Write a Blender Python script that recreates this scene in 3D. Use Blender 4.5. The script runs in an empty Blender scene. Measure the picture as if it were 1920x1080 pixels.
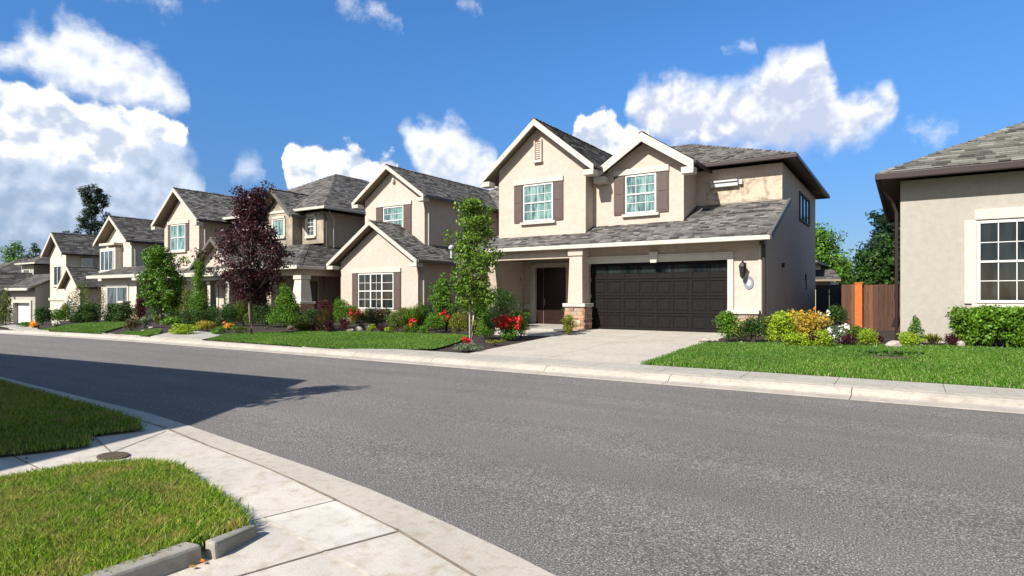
import bpy, math, random
import numpy as np
from mathutils import Vector, Matrix
random.seed(7); RNG = np.random.default_rng(7)
S = bpy.context.scene; C = S.collection
PI = math.pi

# ---------------------------------------------------------------- camera geometry
TH = math.radians(33); FOC = 1140.0; HY = 555.0; CAMZ = 1.6
FX, FY = -math.sin(TH), math.cos(TH); RX, RY = math.cos(TH), math.sin(TH)
def drop(x):
    if x > -18: return 0.0
    if x < -95: return .0005*77*77 + .077*(-95-x)
    return .0005*(x+18)**2
def zg(x, y):
    return .15 + .03*min(max(y-12.2, 0), 8) - drop(x)
def at(px, py):
    """ground point (far side yards) seen at a pixel of the photograph, with its distance"""
    z = .2
    t = (px-960)/FOC
    for i in range(60):
        s = (CAMZ-z)*FOC/(py-HY); x = s*(FX+t*RX); y = s*(FY+t*RY)
        z = .5*z + .5*zg(x, y)
    return x, y, z, s
def depth_s(px, Y): return Y/(FY+(px-960)/FOC*RY)
def fx(px, Y):
    t = (px-960)/FOC; return Y*(FX+t*RX)/(FY+t*RY)

# ---------------------------------------------------------------- materials
def newmat(name):
    m = bpy.data.materials.new(name); m.use_nodes = True
    nt = m.node_tree; b = nt.nodes['Principled BSDF']
    return m, nt, b
def N(nt, t, **kw):
    n = nt.nodes.new(t)
    for k, v in kw.items(): setattr(n, k, v)
    return n
def LK(nt, a, b): nt.links.new(a, b)
def ramp(nt, fac, stops):
    r = N(nt, 'ShaderNodeValToRGB'); el = r.color_ramp.elements
    while len(el) < len(stops): el.new(.5)
    for e, (p, c) in zip(el, stops):
        e.position = p; e.color = (c[0], c[1], c[2], 1)
    LK(nt, fac, r.inputs[0]); return r.outputs[0]
def noise(nt, scale, detail=4, rough=.55, coord=None, dist=0):
    n = N(nt, 'ShaderNodeTexNoise'); n.inputs['Scale'].default_value = scale
    n.inputs['Detail'].default_value = detail; n.inputs['Roughness'].default_value = rough
    n.inputs['Distortion'].default_value = dist
    if coord is not None: LK(nt, coord, n.inputs['Vector'])
    return n.outputs[0]
def geo_pos(nt): return N(nt, 'ShaderNodeNewGeometry').outputs['Position']
def mixc(nt, fac, a, b, mode='MIX'):
    m = N(nt, 'ShaderNodeMix', data_type='RGBA', blend_type=mode)
    if isinstance(fac, (int, float)): m.inputs[0].default_value = fac
    else: LK(nt, fac, m.inputs[0])
    for i, v in ((6, a), (7, b)):
        if isinstance(v, tuple): m.inputs[i].default_value = (v[0], v[1], v[2], 1)
        else: LK(nt, v, m.inputs[i])
    return m.outputs[2]
def math_(nt, op, a, b=None, clamp=False):
    m = N(nt, 'ShaderNodeMath', operation=op, use_clamp=clamp)
    for i, v in ((0, a), (1, b)):
        if v is None: continue
        if isinstance(v, (int, float)): m.inputs[i].default_value = v
        else: LK(nt, v, m.inputs[i])
    return m.outputs[0]
def bump(nt, b, h, strength=.3, dist=.02):
    n = N(nt, 'ShaderNodeBump'); n.inputs['Strength'].default_value = strength; n.inputs['Distance'].default_value = dist
    LK(nt, h, n.inputs['Height']); LK(nt, n.outputs[0], b.inputs['Normal'])
def sc(c, k): return tuple(v*k for v in c)

def stucco(name, col, stain=.25, rough=.9, wear=False):
    m, nt, b = newmat(name); p = geo_pos(nt)
    big = noise(nt, .9, 5, .6, p, .4); mid = noise(nt, 6, 4, .6, p); fine = noise(nt, 55, 3, .7, p)
    if wear: big = noise(nt, 1.9, 7, .7, p, 1.2)
    c1 = ramp(nt, big, [(.38 if wear else .35, sc(col, 1-stain)), (.52 if wear else .6, col)])
    c2 = ramp(nt, mid, [(.3, (.9, .89, .88)), (.7, (1.04, 1.04, 1.04))])
    c = mixc(nt, 1, c1, c2, 'MULTIPLY')
    LK(nt, c, b.inputs['Base Color']); b.inputs['Roughness'].default_value = rough
    bump(nt, b, math_(nt, 'ADD', fine, math_(nt, 'MULTIPLY', mid, .8)), .45, .012)
    return m
def paint(name, col, rough=.55, var=.12, scale=3, spec=.4):
    m, nt, b = newmat(name); p = geo_pos(nt)
    n = noise(nt, scale, 5, .65, p); f = noise(nt, 40, 3, .6, p)
    LK(nt, ramp(nt, n, [(.3, sc(col, 1-var)), (.7, sc(col, 1+var*.5))]), b.inputs['Base Color'])
    b.inputs['Roughness'].default_value = rough; bump(nt, b, f, .12, .005)
    b.inputs['Specular IOR Level'].default_value = spec
    return m
def island(name, stops, rough=.8, var_scale=0, transl=0, bumpy=0, spec=.25, wr=.6):
    m, nt, b = newmat(name)
    g = N(nt, 'ShaderNodeNewGeometry')
    f = g.outputs['Random Per Island']
    if var_scale:
        f2 = noise(nt, var_scale, 3, .6, g.outputs['Position'])
        f2 = math_(nt, 'MULTIPLY_ADD', f2, 1.6); f2.node.inputs[2].default_value = -.3
        f = math_(nt, 'ADD', math_(nt, 'MULTIPLY', f, wr), math_(nt, 'MULTIPLY', f2, 1-wr), True)
    c = ramp(nt, f, stops); LK(nt, c, b.inputs['Base Color']); b.inputs['Roughness'].default_value = rough
    b.inputs['Specular IOR Level'].default_value = spec
    if bumpy: bump(nt, b, noise(nt, bumpy, 4, .7, g.outputs['Position']), .7, .02)
    if transl:
        t = N(nt, 'ShaderNodeBsdfTranslucent'); LK(nt, mixc(nt, 1, c, (1.5, 1.5, .6), 'MULTIPLY'), t.inputs[0])
        mx = N(nt, 'ShaderNodeMixShader'); mx.inputs[0].default_value = transl
        out = nt.nodes['Material Output']
        LK(nt, b.outputs[0], mx.inputs[1]); LK(nt, t.outputs[0], mx.inputs[2]); LK(nt, mx.outputs[0], out.inputs[0])
    return m

M = {}
BEIGE = (.475, .395, .335)
M['stucco'] = stucco('cream stucco', BEIGE, .06)
M['stucco_tan'] = stucco('tan stucco', (.40, .325, .25), .18)
M['stucco_worn'] = stucco('worn grey brown stucco', (.47, .39, .30), .45, wear=True)
M['stucco_pale'] = stucco('pale stucco', (0.5270, 0.4760, 0.3995), .08)
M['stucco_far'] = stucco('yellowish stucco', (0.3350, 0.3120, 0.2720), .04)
M['stucco_stone'] = stucco('mottled stone render', (0.3485, 0.2975, 0.2295), .6)
M['trim'] = paint('cream trim', (0.4700, 0.4400, 0.3850), .6)
M['trim_white'] = paint('off white trim', (0.4700, 0.4450, 0.3750), .6)
M['frame'] = paint('white window frame', (0.5760, 0.5760, 0.5600), .4, .06)
M['shutter'] = paint('brown shutter', (0.0840, 0.0576, 0.0496), .65)
M['shutter_dark'] = paint('dark brown shutter', (.06, .045, .042), .65)
M['gutter'] = paint('dark brown gutter', (0.0280, 0.0160, 0.0144), .4)
M['gutter_grey'] = paint('grey gutter', (.10, .095, .085), .5)
M['pipe'] = paint('pale pipe', (.45, .42, .38), .5)
M['soffit'] = paint('soffit board', (.22, .17, .12), .8)
M['garage'] = paint('dark garage door', (0.0105, 0.0081, 0.0090), .6, .25, 8, .12)
M['garage_white'] = paint('white garage door', (0.6375, 0.6375, 0.6375), .5)
M['door'] = paint('dark wooden door', (0.0175, 0.0056, 0.0049), .4)
M['black'] = paint('black metal', (.012, .012, .014), .4)
M['concrete_pot'] = paint('dark pot', (.03, .025, .022), .6)
M['orange'] = paint('orange stained wood', (0.4650, 0.1125, 0.0150), .7, .2, 9)
M['rust_vent'] = paint('reddish brown vent', (.20, .075, .035), .8, .5, 12)
M['white_plastic'] = paint('white painted metal', (0.4500, 0.4500, 0.4500), .4)
M['plaque'] = paint('grey blue plaque', (0.1760, 0.2000, 0.2320), .35)
M['roof'] = island('grey shingles', [(0, (.03, .027, .027)), (.15, (.07, .065, .062)), (.35, (.115, .108, .103)), (.6, (.15, .141, .134)), (.85, (.185, .174, .165)), (1, (.26, .245, .23))], .92, .7, 0, 60, .2, .93)
M['roof_green'] = island('grey green shingles', [(0, (.04, .038, .033)), (.2, (.09, .086, .076)), (.5, (.15, .145, .128)), (.8, (.20, .195, .17)), (1, (.28, .27, .235))], .92, .6, 0, 60, .2, .93)
M['roof_dark'] = island('charcoal shingles', [(0, (.05, .047, .046)), (.5, (.085, .079, .075)), (1, (.16, .148, .135))], .95, .6, 0, 60, .2, .93)
M['stone'] = island('ledge stone', [(0, (.16, .10, .07)), (.25, (.34, .21, .13)), (.5, (.42, .30, .20)), (.7, (.30, .25, .21)), (.88, (.46, .20, .11)), (1, (.5, .42, .33))], .9, 0, 0, 25)
M['mortar'] = paint('mortar', (.18, .15, .12), .95)
M['rock'] = paint('pale garden rock', (0.3360, 0.2960, 0.2480), .9, .3, 6)
def glass_mat(name, c1, c2, scale=5, rough=.06):
    m, nt, b = newmat(name); p = geo_pos(nt)
    mp = N(nt, 'ShaderNodeMapping'); mp.inputs['Scale'].default_value = (scale, scale, scale*.22); LK(nt, p, mp.inputs[0])
    n = noise(nt, 1.0, 3, .6, mp.outputs[0], .3)
    LK(nt, ramp(nt, n, [(.38, c1), (.62, c2)]), b.inputs['Base Color'])
    b.inputs['Roughness'].default_value = rough; b.inputs['Specular IOR Level'].default_value = .5
    bump(nt, b, noise(nt, 1.3, 2, .5, p), .12, .02)
    return m
M['glass_curtain'] = glass_mat('window with pale curtain behind', (.04, .085, .09), (.20, .32, .30), 7)
M['glass_dark'] = glass_mat('dark window glass', (.006, .009, .010), (.022, .028, .028), 3)
M['glass_grey'] = glass_mat('grey window glass', (.015, .025, .03), (.10, .13, .15), 4)

def asphalt():
    m, nt, b = newmat('asphalt'); p = geo_pos(nt)
    g = noise(nt, 75, 3, .85, p); g2 = noise(nt, 220, 2, .8, p); big = noise(nt, .35, 4, .6, p)
    mp = N(nt, 'ShaderNodeMapping'); mp.inputs['Scale'].default_value = (.12, 1.6, 1); mp.inputs['Rotation'].default_value = (0, 0, .05); LK(nt, p, mp.inputs[0])
    st = noise(nt, 1, 4, .6, mp.outputs[0])
    c = ramp(nt, g, [(.34, (.03, .03, .031)), (.46, (.105, .102, .104)), (.57, (.19, .186, .185)), (.67, (.60, .58, .55))])
    c = mixc(nt, 1, c, ramp(nt, big, [(.3, (.88, .88, .89)), (.7, (1.08, 1.07, 1.06))]), 'MULTIPLY')
    c = mixc(nt, 1, c, ramp(nt, st, [(.35, (.9, .9, .9)), (.65, (1.06, 1.06, 1.06))]), 'MULTIPLY')
    c = mixc(nt, 1, c, ramp(nt, g2, [(.35, (.72, .72, .72)), (.65, (1.25, 1.25, 1.25))]), 'MULTIPLY')
    sp = noise(nt, 2.1, 6, .75, p)
    c = mixc(nt, 1, c, ramp(nt, sp, [(.22, (.35, .35, .36)), (.27, (1, 1, 1))]), 'MULTIPLY')
    c = mixc(nt, 1, c, (1.06, 1.01, .945), 'MULTIPLY')
    LK(nt, c, b.inputs['Base Color']); b.inputs['Roughness'].default_value = .9
    b.inputs['Specular IOR Level'].default_value = .25
    bump(nt, b, g, .6, .012)
    return m
def concrete(name, col, var=.18, joint=0, stainc=(.8, .74, .66)):
    m, nt, b = newmat(name); p = geo_pos(nt)
    big = noise(nt, 1.1, 6, .65, p, .5); g = noise(nt, 90, 3, .8, p); mid = noise(nt, 9, 4, .6, p)
    c = ramp(nt, big, [(.3, sc(col, 1-var)), (.55, col), (.75, sc(col, 1+var*.45))])
    c = mixc(nt, 1, c, ramp(nt, g, [(.3, (.83, .83, .83)), (.7, (1.12, 1.12, 1.12))]), 'MULTIPLY')
    c = mixc(nt, 1, c, ramp(nt, mid, [(.28, stainc), (.5, (1, 1, 1))]), 'MULTIPLY')
    LK(nt, c, b.inputs['Base Color']); b.inputs['Roughness'].default_value = .92
    bump(nt, b, math_(nt, 'ADD', g, mid), .35, .008)
    return m
M['asphalt'] = asphalt()
M['near_gutter'] = concrete('near gutter concrete', (.435, .395, .335), .14)
M['kerb'] = concrete('pale concrete kerb', (0.3850, 0.3500, 0.3000), .2)
M['walk'] = concrete('concrete pavement', (0.3600, 0.3400, 0.2950), .14)
M['near_walk'] = concrete('concrete near pavement', (0.5000, 0.4600, 0.4000), .22)
M['near_slab'] = concrete('bleached concrete slab', (0.5600, 0.5300, 0.4700), .25)
M['near_kerb'] = concrete('grey raised kerb', (0.2700, 0.2500, 0.2150), .45)
M['driveway'] = concrete('driveway concrete', (0.4300, 0.3950, 0.3380), .14)
M['joint'] = paint('dark joint', (.17, .145, .115), .95, .4, 12)
M['joint_mid'] = paint('dusty joint', (.22, .18, .14), .95, .4, 6)
M['joint_pale'] = paint('pale sealed joint', (0.4950, 0.4590, 0.3870), .9, .3, 12)
M['tar'] = concrete('tar smudge', (.055, .053, .052), .4)
M['mulch'] = concrete('dark bark mulch', (.032, .019, .014), .6, 0, (.5, .5, .5))
M['soil'] = concrete('brown earth', (.085, .06, .04), .4)
M['bark'] = concrete('grey bark', (.26, .215, .175), .4)
M['bark_pale'] = concrete('pale bark', (.42, .38, .33), .3)
M['bark_dark'] = concrete('dark bark', (.05, .038, .03), .4)
def lawn_mat():
    m, nt, b = newmat('turf'); p = geo_pos(nt)
    n = noise(nt, 1.3, 5, .6, p); f = noise(nt, 60, 4, .8, p)
    c = ramp(nt, n, [(.3, (.06, .09, .015)), (.6, (.09, .15, .02)), (.8, (.15, .17, .05))])
    c = mixc(nt, 1, c, ramp(nt, f, [(.3, (.4, .42, .4)), (.7, (1.2, 1.2, 1.1))]), 'MULTIPLY')
    LK(nt, c, b.inputs['Base Color']); b.inputs['Roughness'].default_value = .95; bump(nt, b, f, 1, .05)
    return m
M['turf'] = lawn_mat()
def grassm(name, stops, straw, sscale, lo, hi):
    m, nt, b = newmat(name); g = N(nt, 'ShaderNodeNewGeometry'); p = g.outputs['Position']
    c = ramp(nt, g.outputs['Random Per Island'], stops)
    n = noise(nt, sscale, 5, .7, p, .6); n2 = noise(nt, .5, 3, .5, p)
    c = mixc(nt, math_(nt, 'MULTIPLY', ramp(nt, n, [(lo, (0, 0, 0)), (hi, (1, 1, 1))]), .75), c, straw)
    c = mixc(nt, 1, c, ramp(nt, n2, [(.35, (.78, .86, .8)), (.65, (1.12, 1.06, 1.0))]), 'MULTIPLY')
    LK(nt, c, b.inputs['Base Color']); b.inputs['Roughness'].default_value = .5; b.inputs['Specular IOR Level'].default_value = .3
    t = N(nt, 'ShaderNodeBsdfTranslucent'); LK(nt, c, t.inputs[0]); mx = N(nt, 'ShaderNodeMixShader'); mx.inputs[0].default_value = .33
    LK(nt, b.outputs[0], mx.inputs[1]); LK(nt, t.outputs[0], mx.inputs[2]); LK(nt, mx.outputs[0], nt.nodes['Material Output'].inputs[0]); return m
M['grass'] = grassm('grass blades', [(0, (.032, .09, .008)), (.35, (.078, .19, .016)), (.7, (.12, .27, .026)), (.9, (.19, .33, .06)), (1, (.45, .45, .24))], (.20, .20, .055), 1.6, .56, .8)
M['grass_near'] = grassm('near grass blades', [(0, (.05, .12, .006)), (.3, (.13, .27, .012)), (.6, (.23, .38, .02)), (.85, (.36, .45, .06)), (1, (.6, .5, .24))], (.45, .34, .12), 3.2, .45, .66)
def leafm(key, c, spread=.45, tr=.13, warm=1.0, rough=.5):
    c = sc(c, .84)
    M[key] = island(key, [(0, sc(c, 1-spread)), (.5, c), (.85, (c[0]*(1+spread)*warm, c[1]*(1+spread), c[2]*(1+spread*.5))), (1, (c[0]*(1+1.3*spread)*1.3*warm, c[1]*(1+1.6*spread), c[2]*(1+spread)))], rough, 2.5, tr)
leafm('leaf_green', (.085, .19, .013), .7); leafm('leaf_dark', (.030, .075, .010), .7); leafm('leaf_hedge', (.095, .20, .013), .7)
leafm('leaf_lime', (.26, .37, .02)); leafm('leaf_olive', (.10, .14, .018)); leafm('leaf_yellow', (.30, .25, .03), .4)
leafm('leaf_orange', (.40, .27, .035), .5); leafm('leaf_gold', (.17, .18, .02)); leafm('leaf_purple', (.048, .013, .019), .75, .15, 1.1, .4)
leafm('leaf_maroon', (.07, .015, .014), .5); leafm('leaf_conifer', (.016, .04, .017), .5, .1); leafm('leaf_young', (.105, .19, .018), .65)
leafm('leaf_dusty', (.13, .17, .10), .3); leafm('leaf_tan', (.21, .15, .06), .5); leafm('leaf_brown', (.11, .08, .035), .5)
M['red_petal'] = island('red petals', [(0, (.30, .006, .012)), (.7, (.55, .015, .02)), (1, (.68, .08, .03))], .5, 0, .2)
M['orange_petal'] = island('orange petals', [(0, (.8, .20, .02)), (1, (.85, .45, .05))], .5, 0, .2)
M['white_petal'] = island('white petals', [(0, (.65, .62, .6)), (1, (.85, .85, .82))], .6, 0, .2)
def fence_mat():
    m, nt, b = newmat('weathered brown boards')
    g = N(nt, 'ShaderNodeNewGeometry'); p = g.outputs['Position']
    mp = N(nt, 'ShaderNodeMapping'); mp.inputs['Scale'].default_value = (25, 25, 1.2); LK(nt, p, mp.inputs[0])
    n = noise(nt, 1, 5, .7, mp.outputs[0])
    c = ramp(nt, g.outputs['Random Per Island'], [(0, (.05, .022, .012)), (.6, (.09, .038, .02)), (1, (.15, .062, .03))])
    c = mixc(nt, 1, c, ramp(nt, n, [(.3, (.5, .5, .5)), (.7, (1.3, 1.3, 1.3))]), 'MULTIPLY')
    LK(nt, c, b.inputs['Base Color']); b.inputs['Roughness'].default_value = .85; bump(nt, b, n, .4, .01)
    return m
M['fence'] = fence_mat()
M['fence_grey'] = paint('blue grey boards', (.045, .048, .06), .8)

# ---------------------------------------------------------------- object helpers
ORIG = {}
def setp(o, label=None, cat=None, group=None, kind=None):
    if label: o['label'] = label
    if cat: o['category'] = cat
    if group: o['group'] = group
    if kind: o['kind'] = kind
def thing(name, label, cat, loc, group=None):
    o = bpy.data.objects.new(name, None); C.objects.link(o); o.location = loc; o.empty_display_size = .3
    ORIG[o.name] = Vector(loc); setp(o, label, cat, group); return o
class MB:
    def __init__(s): s.v = []; s.f = []; s.m = []
    def poly(s, pts, mi=0):
        i = len(s.v); s.v += [tuple(p) for p in pts]; s.f.append(list(range(i, i+len(pts)))); s.m.append(mi)
    def solid(s, bot, top, mi=0):
        n = len(bot); i = len(s.v); s.v += [tuple(p) for p in bot]+[tuple(p) for p in top]
        s.f.append(list(range(i+n-1, i-1, -1))); s.f.append(list(range(i+n, i+2*n)))
        for k in range(n):
            k2 = (k+1) % n; s.f.append([i+k, i+k2, i+n+k2, i+n+k])
        s.m += [mi]*(n+2)
    def box(s, x0, x1, y0, y1, z0, z1, mi=0):
        x0, x1 = min(x0, x1), max(x0, x1); y0, y1 = min(y0, y1), max(y0, y1); z0, z1 = min(z0, z1), max(z0, z1)
        s.solid([(x0, y0, z0), (x1, y0, z0), (x1, y1, z0), (x0, y1, z0)], [(x0, y0, z1), (x1, y0, z1), (x1, y1, z1), (x0, y1, z1)], mi)
    def frustum(s, a, b, mi=0):      # a,b = (x0,x1,y0,y1,z)
        s.solid([(a[0], a[2], a[4]), (a[1], a[2], a[4]), (a[1], a[3], a[4]), (a[0], a[3], a[4])], [(b[0], b[2], b[4]), (b[1], b[2], b[4]), (b[1], b[3], b[4]), (b[0], b[3], b[4])], mi)
    def prism_xz(s, pts, y0, y1, mi=0):
        s.solid([(x, y1, z) for x, z in pts], [(x, y0, z) for x, z in pts], mi)
    def prism_yz(s, pts, x0, x1, mi=0):
        s.solid([(x0, y, z) for y, z in pts], [(x1, y, z) for y, z in pts], mi)
    def beam(s, p, q, w, h, mi=0, up=(0, 0, 1)):
        p, q = Vector(p), Vector(q); d = (q-p).normalized(); sd = d.cross(Vector(up))
        if sd.length < 1e-4: sd = Vector((1, 0, 0))
        sd.normalize(); u = sd.cross(d)
        o = [sd*(-w/2)-u*(h/2), sd*(w/2)-u*(h/2), sd*(w/2)+u*(h/2), sd*(-w/2)+u*(h/2)]
        s.solid([p+k for k in o], [q+k for k in o], mi)
    def tube(s, pts, rad, n=8, mi=0):
        pts = [Vector(p) for p in pts]; rings = []
        for k, p in enumerate(pts):
            d = (pts[min(k+1, len(pts)-1)]-pts[max(k-1, 0)]).normalized()
            a = d.cross(Vector((0, 0, 1)));
            if a.length < .05: a = d.cross(Vector((1, 0, 0)))
            a.normalize(); b = d.cross(a); i = len(s.v)
            r = rad[k] if isinstance(rad, (list, tuple)) else rad
            s.v += [tuple(p+a*(r*math.cos(2*PI*j/n))+b*(r*math.sin(2*PI*j/n))) for j in range(n)]; rings.append(i)
        for k in range(len(rings)-1):
            for j in range(n):
                j2 = (j+1) % n; s.f.append([rings[k]+j, rings[k]+j2, rings[k+1]+j2, rings[k+1]+j]); s.m.append(mi)
        s.f.append([rings[0]+j for j in range(n-1, -1, -1)]); s.f.append([rings[-1]+j for j in range(n)]); s.m += [mi, mi]
    def lathe(s, cx, cy, prof, n=16, mi=0):
        for k in range(len(prof)-1):
            (r0, z0), (r1, z1) = prof[k], prof[k+1]
            for j in range(n):
                a, b = 2*PI*j/n, 2*PI*(j+1)/n
                s.poly([(cx+r0*math.cos(a), cy+r0*math.sin(a), z0), (cx+r0*math.cos(b), cy+r0*math.sin(b), z0), (cx+r1*math.cos(b), cy+r1*math.sin(b), z1), (cx+r1*math.cos(a), cy+r1*math.sin(a), z1)], mi)
    def build(s, name, mats, parent=None, origin=None, bevel=0, smooth=False):
        if not isinstance(mats, (list, tuple)): mats = [mats]
        o0 = Vector(origin) if origin is not None else (ORIG[parent.name] if parent else Vector((0, 0, 0)))
        me = bpy.data.meshes.new(name)
        me.from_pydata([(x-o0.x, y-o0.y, z-o0.z) for x, y, z in s.v], [], s.f)
        for m in mats: me.materials.append(M[m] if isinstance(m, str) else m)
        if len(mats) > 1: me.polygons.foreach_set('material_index', s.m)
        if smooth: me.polygons.foreach_set('use_smooth', [True]*len(s.f))
        me.update()
        o = bpy.data.objects.new(name, me); C.objects.link(o); ORIG[o.name] = o0
        if parent: o.parent = parent
        else: o.location = o0
        if bevel:
            b = o.modifiers.new('bevel', 'BEVEL'); b.width = bevel; b.segments = 2; b.limit_method = 'ANGLE'
        return o
def np_mesh(name, V, nper, mat, parent=None, origin=(0, 0, 0)):
    """V: (n, nper, 3) separate polygons"""
    V = np.asarray(V, dtype=np.float64); n = V.shape[0]
    o0 = np.array(ORIG[parent.name] if parent else origin); W = (V.reshape(-1, 3)-o0).astype(np.float32)
    me = bpy.data.meshes.new(name); me.vertices.add(len(W)); me.vertices.foreach_set('co', W.ravel())
    me.loops.add(len(W)); me.loops.foreach_set('vertex_index', np.arange(len(W), dtype=np.int32))
    me.polygons.add(n); me.polygons.foreach_set('loop_start', np.arange(0, len(W), nper, dtype=np.int32))
    me.materials.append(M[mat] if isinstance(mat, str) else mat)
    me.update(calc_edges=True); me.validate()
    o = bpy.data.objects.new(name, me); C.objects.link(o); ORIG[o.name] = Vector(o0)
    if parent: o.parent = parent
    else: o.location = o0
    return o
def nrm(a): return a/np.maximum(np.linalg.norm(a, axis=-1, keepdims=True), 1e-9)
def leaf_quads(P, Nn, size, asp=.5, rng=RNG, up=0.0):
    n = len(P); L = size*(.6+.8*rng.random((n, 1)))
    a = rng.normal(size=(n, 3)); a[:, 2] += up
    nn = nrm(Nn*.7+rng.normal(size=(n, 3))*.6); d = nrm(a-nn*(a*nn).sum(1, keepdims=True)); w = np.cross(nn, d)*L*asp*.5
    mid = P+nn*L*.06
    return np.stack([P-d*L*.5, mid+w-nn*L*.1, P+d*L*.5, mid-w-nn*L*.1], 1)
def lumps_cloud(lumps, n, rng=RNG, shell=.45):
    """lumps: (cx,cy,cz,rx,ry,rz) -> points, outward normals"""
    A = np.array(lumps, float); vol = (A[:, 3]*A[:, 4]*A[:, 5])**(2/3); k = rng.choice(len(A), n, p=vol/vol.sum())
    d = nrm(rng.normal(size=(n, 3))); r = (shell+(1-shell)*rng.random((n, 1))**.6)*(1+.08*rng.normal(size=(n, 1)))
    return A[k, :3]+d*r*A[k, 3:6], d

# ---------------------------------------------------------------- roofs
def clip(poly, inside, inter):
    out = []
    for i in range(len(poly)):
        a, b = poly[i], poly[(i+1) % len(poly)]
        ia, ib = inside(a), inside(b)
        if ia: out.append(a)
        if ia != ib: out.append(inter(a, b))
    return out
def clip_convex(poly, clipper):
    # clipper counter-clockwise in 2d
    for i in range(len(clipper)):
        p, q = clipper[i], clipper[(i+1) % len(clipper)]
        ex, ey = q[0]-p[0], q[1]-p[1]
        f = lambda a: ex*(a[1]-p[1])-ey*(a[0]-p[0])
        if not poly: return []
        poly = clip(poly, lambda a: f(a) >= -1e-9, lambda a, b: (a[0]+(b[0]-a[0])*f(a)/(f(a)-f(b)), a[1]+(b[1]-a[1])*f(a)/(f(a)-f(b))))
    return poly
def slope_face(mb, pts, th=.12, row=.17, wmin=.16, wmax=.36, shing=True):
    """pts: convex planar polygon, first edge is the eave; adds a slab (material 1) and its shingles (material 0)"""
    P = [Vector(p) for p in pts]
    u = (P[1]-P[0]).normalized(); n = (P[1]-P[0]).cross(P[2]-P[0]).normalized()
    if n.z < 0: n = -n
    v = n.cross(u)
    if (P[2]-P[0]).dot(v) < 0: v = -v
    mb.solid([p-Vector((0, 0, th)) for p in P], P, 1)
    uv = [((p-P[0]).dot(u), (p-P[0]).dot(v)) for p in P]
    area = sum(uv[i][0]*uv[(i+1) % len(uv)][1]-uv[(i+1) % len(uv)][0]*uv[i][1] for i in range(len(uv)))
    if area < 0: uv = uv[::-1]
    u0, u1 = min(a for a, b in uv), max(a for a, b in uv); v1 = max(b for a, b in uv)
    if not shing: return
    r = -.02
    while r < v1:
        h = row*random.uniform(.92, 1.08); x = u0-random.random()*wmax
        while x < u1:
            w = random.uniform(wmin, wmax); lo = r-random.uniform(0, .03)
            q = clip_convex([(x, lo), (x+w-.008, lo+random.uniform(-.008, .008)), (x+w-.008, r+h), (x, r+h)], uv)
            if len(q) >= 3:
                lift = random.uniform(.014, .032)
                top = [P[0]+u*a+v*b+n*(.004+lift*max(0, 1-(b-lo)/h)) for a, b in q]
                i = len(mb.v); mb.v += [tuple(t) for t in top]; mb.f.append(list(range(i, i+len(q)))); mb.m.append(0)
                for k in range(len(q)):
                    a, b = q[k], q[(k+1) % len(q)]
                    if abs(a[1]-lo) < .02 and abs(b[1]-lo) < .02 and abs(a[0]-b[0]) > .02:
                        j = len(mb.v); mb.v += [tuple(P[0]+u*a[0]+v*a[1]-n*.005), tuple(P[0]+u*b[0]+v*b[1]-n*.005)]
                        mb.f.append([i+k, j, j+1, i+(k+1) % len(q)]); mb.m.append(0)
            x += w
        r += h
def ridge_cap(mb, p, q, w=.13):
    p, q = Vector(p), Vector(q); L = (q-p).length; d = (q-p)/L; sd = d.cross(Vector((0, 0, 1))).normalized(); up = sd.cross(d)
    n = max(1, int(L/.28))
    for k in range(n):
        a = p+d*(L*k/n-.02); b = p+d*(L*(k+1)/n); la = .045+random.uniform(0, .015); lb = .02
        def sec(c, h): return [c-sd*w+up*(h-.075), c+up*h, c+sd*w+up*(h-.075)]
        A, B = sec(a, la), sec(b, lb); i = len(mb.v)
        mb.v += [tuple(x) for x in A+B]
        mb.f += [[i, i+1, i+4, i+3], [i+1, i+2, i+5, i+4], [i, i+2, i+1]]; mb.m += [0, 0, 0]
def gable_roof(h, x0, x1, yf, yb, ze, zr, mat='roof', rake='trim', row=.17, wmx=.36, returns=True, rk=.22, gut='gutter', soff='soffit', shing=True, xr=None):
    xm = (x0+x1)/2 if xr is None else xr; mb = MB()
    slope_face(mb, [(x0, yf, ze), (x0, yb, ze), (xm, yb, zr), (xm, yf, zr)], .12, row, wmx*.45, wmx, shing)
    slope_face(mb, [(x1, yf, ze), (x1, yb, ze), (xm, yb, zr), (xm, yf, zr)], .12, row, wmx*.45, wmx, shing)
    if shing: ridge_cap(mb, (xm, yf, zr), (xm, yb, zr))
    r = mb.build('roof', [mat, soff], h)
    k = MB()
    for xa in (x0, x1):
        s = 1 if xa == x0 else -1
        k.prism_xz([(xa-s*.03, ze-.03-rk), (xm, zr-.015-rk), (xm, zr-.015), (xa-s*.03, ze-.03)][::s], yf-.06, yf-.003)
        if returns: k.box(xa-s*.02, xa+s*.42, yf-.045, yf+.40, ze-.03-rk-.10, ze-.03-rk*.6)
    k.build('rake_board', rake, h, bevel=.01)
    for xa, s in ((x0, -1), (x1, 1)):
        g = MB(); g.box(xa+s*.005, xa+s*.10, yf+.02, yb, ze-.15, ze-.015); g.build('gutter', gut, h, bevel=.02)
    return r
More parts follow.
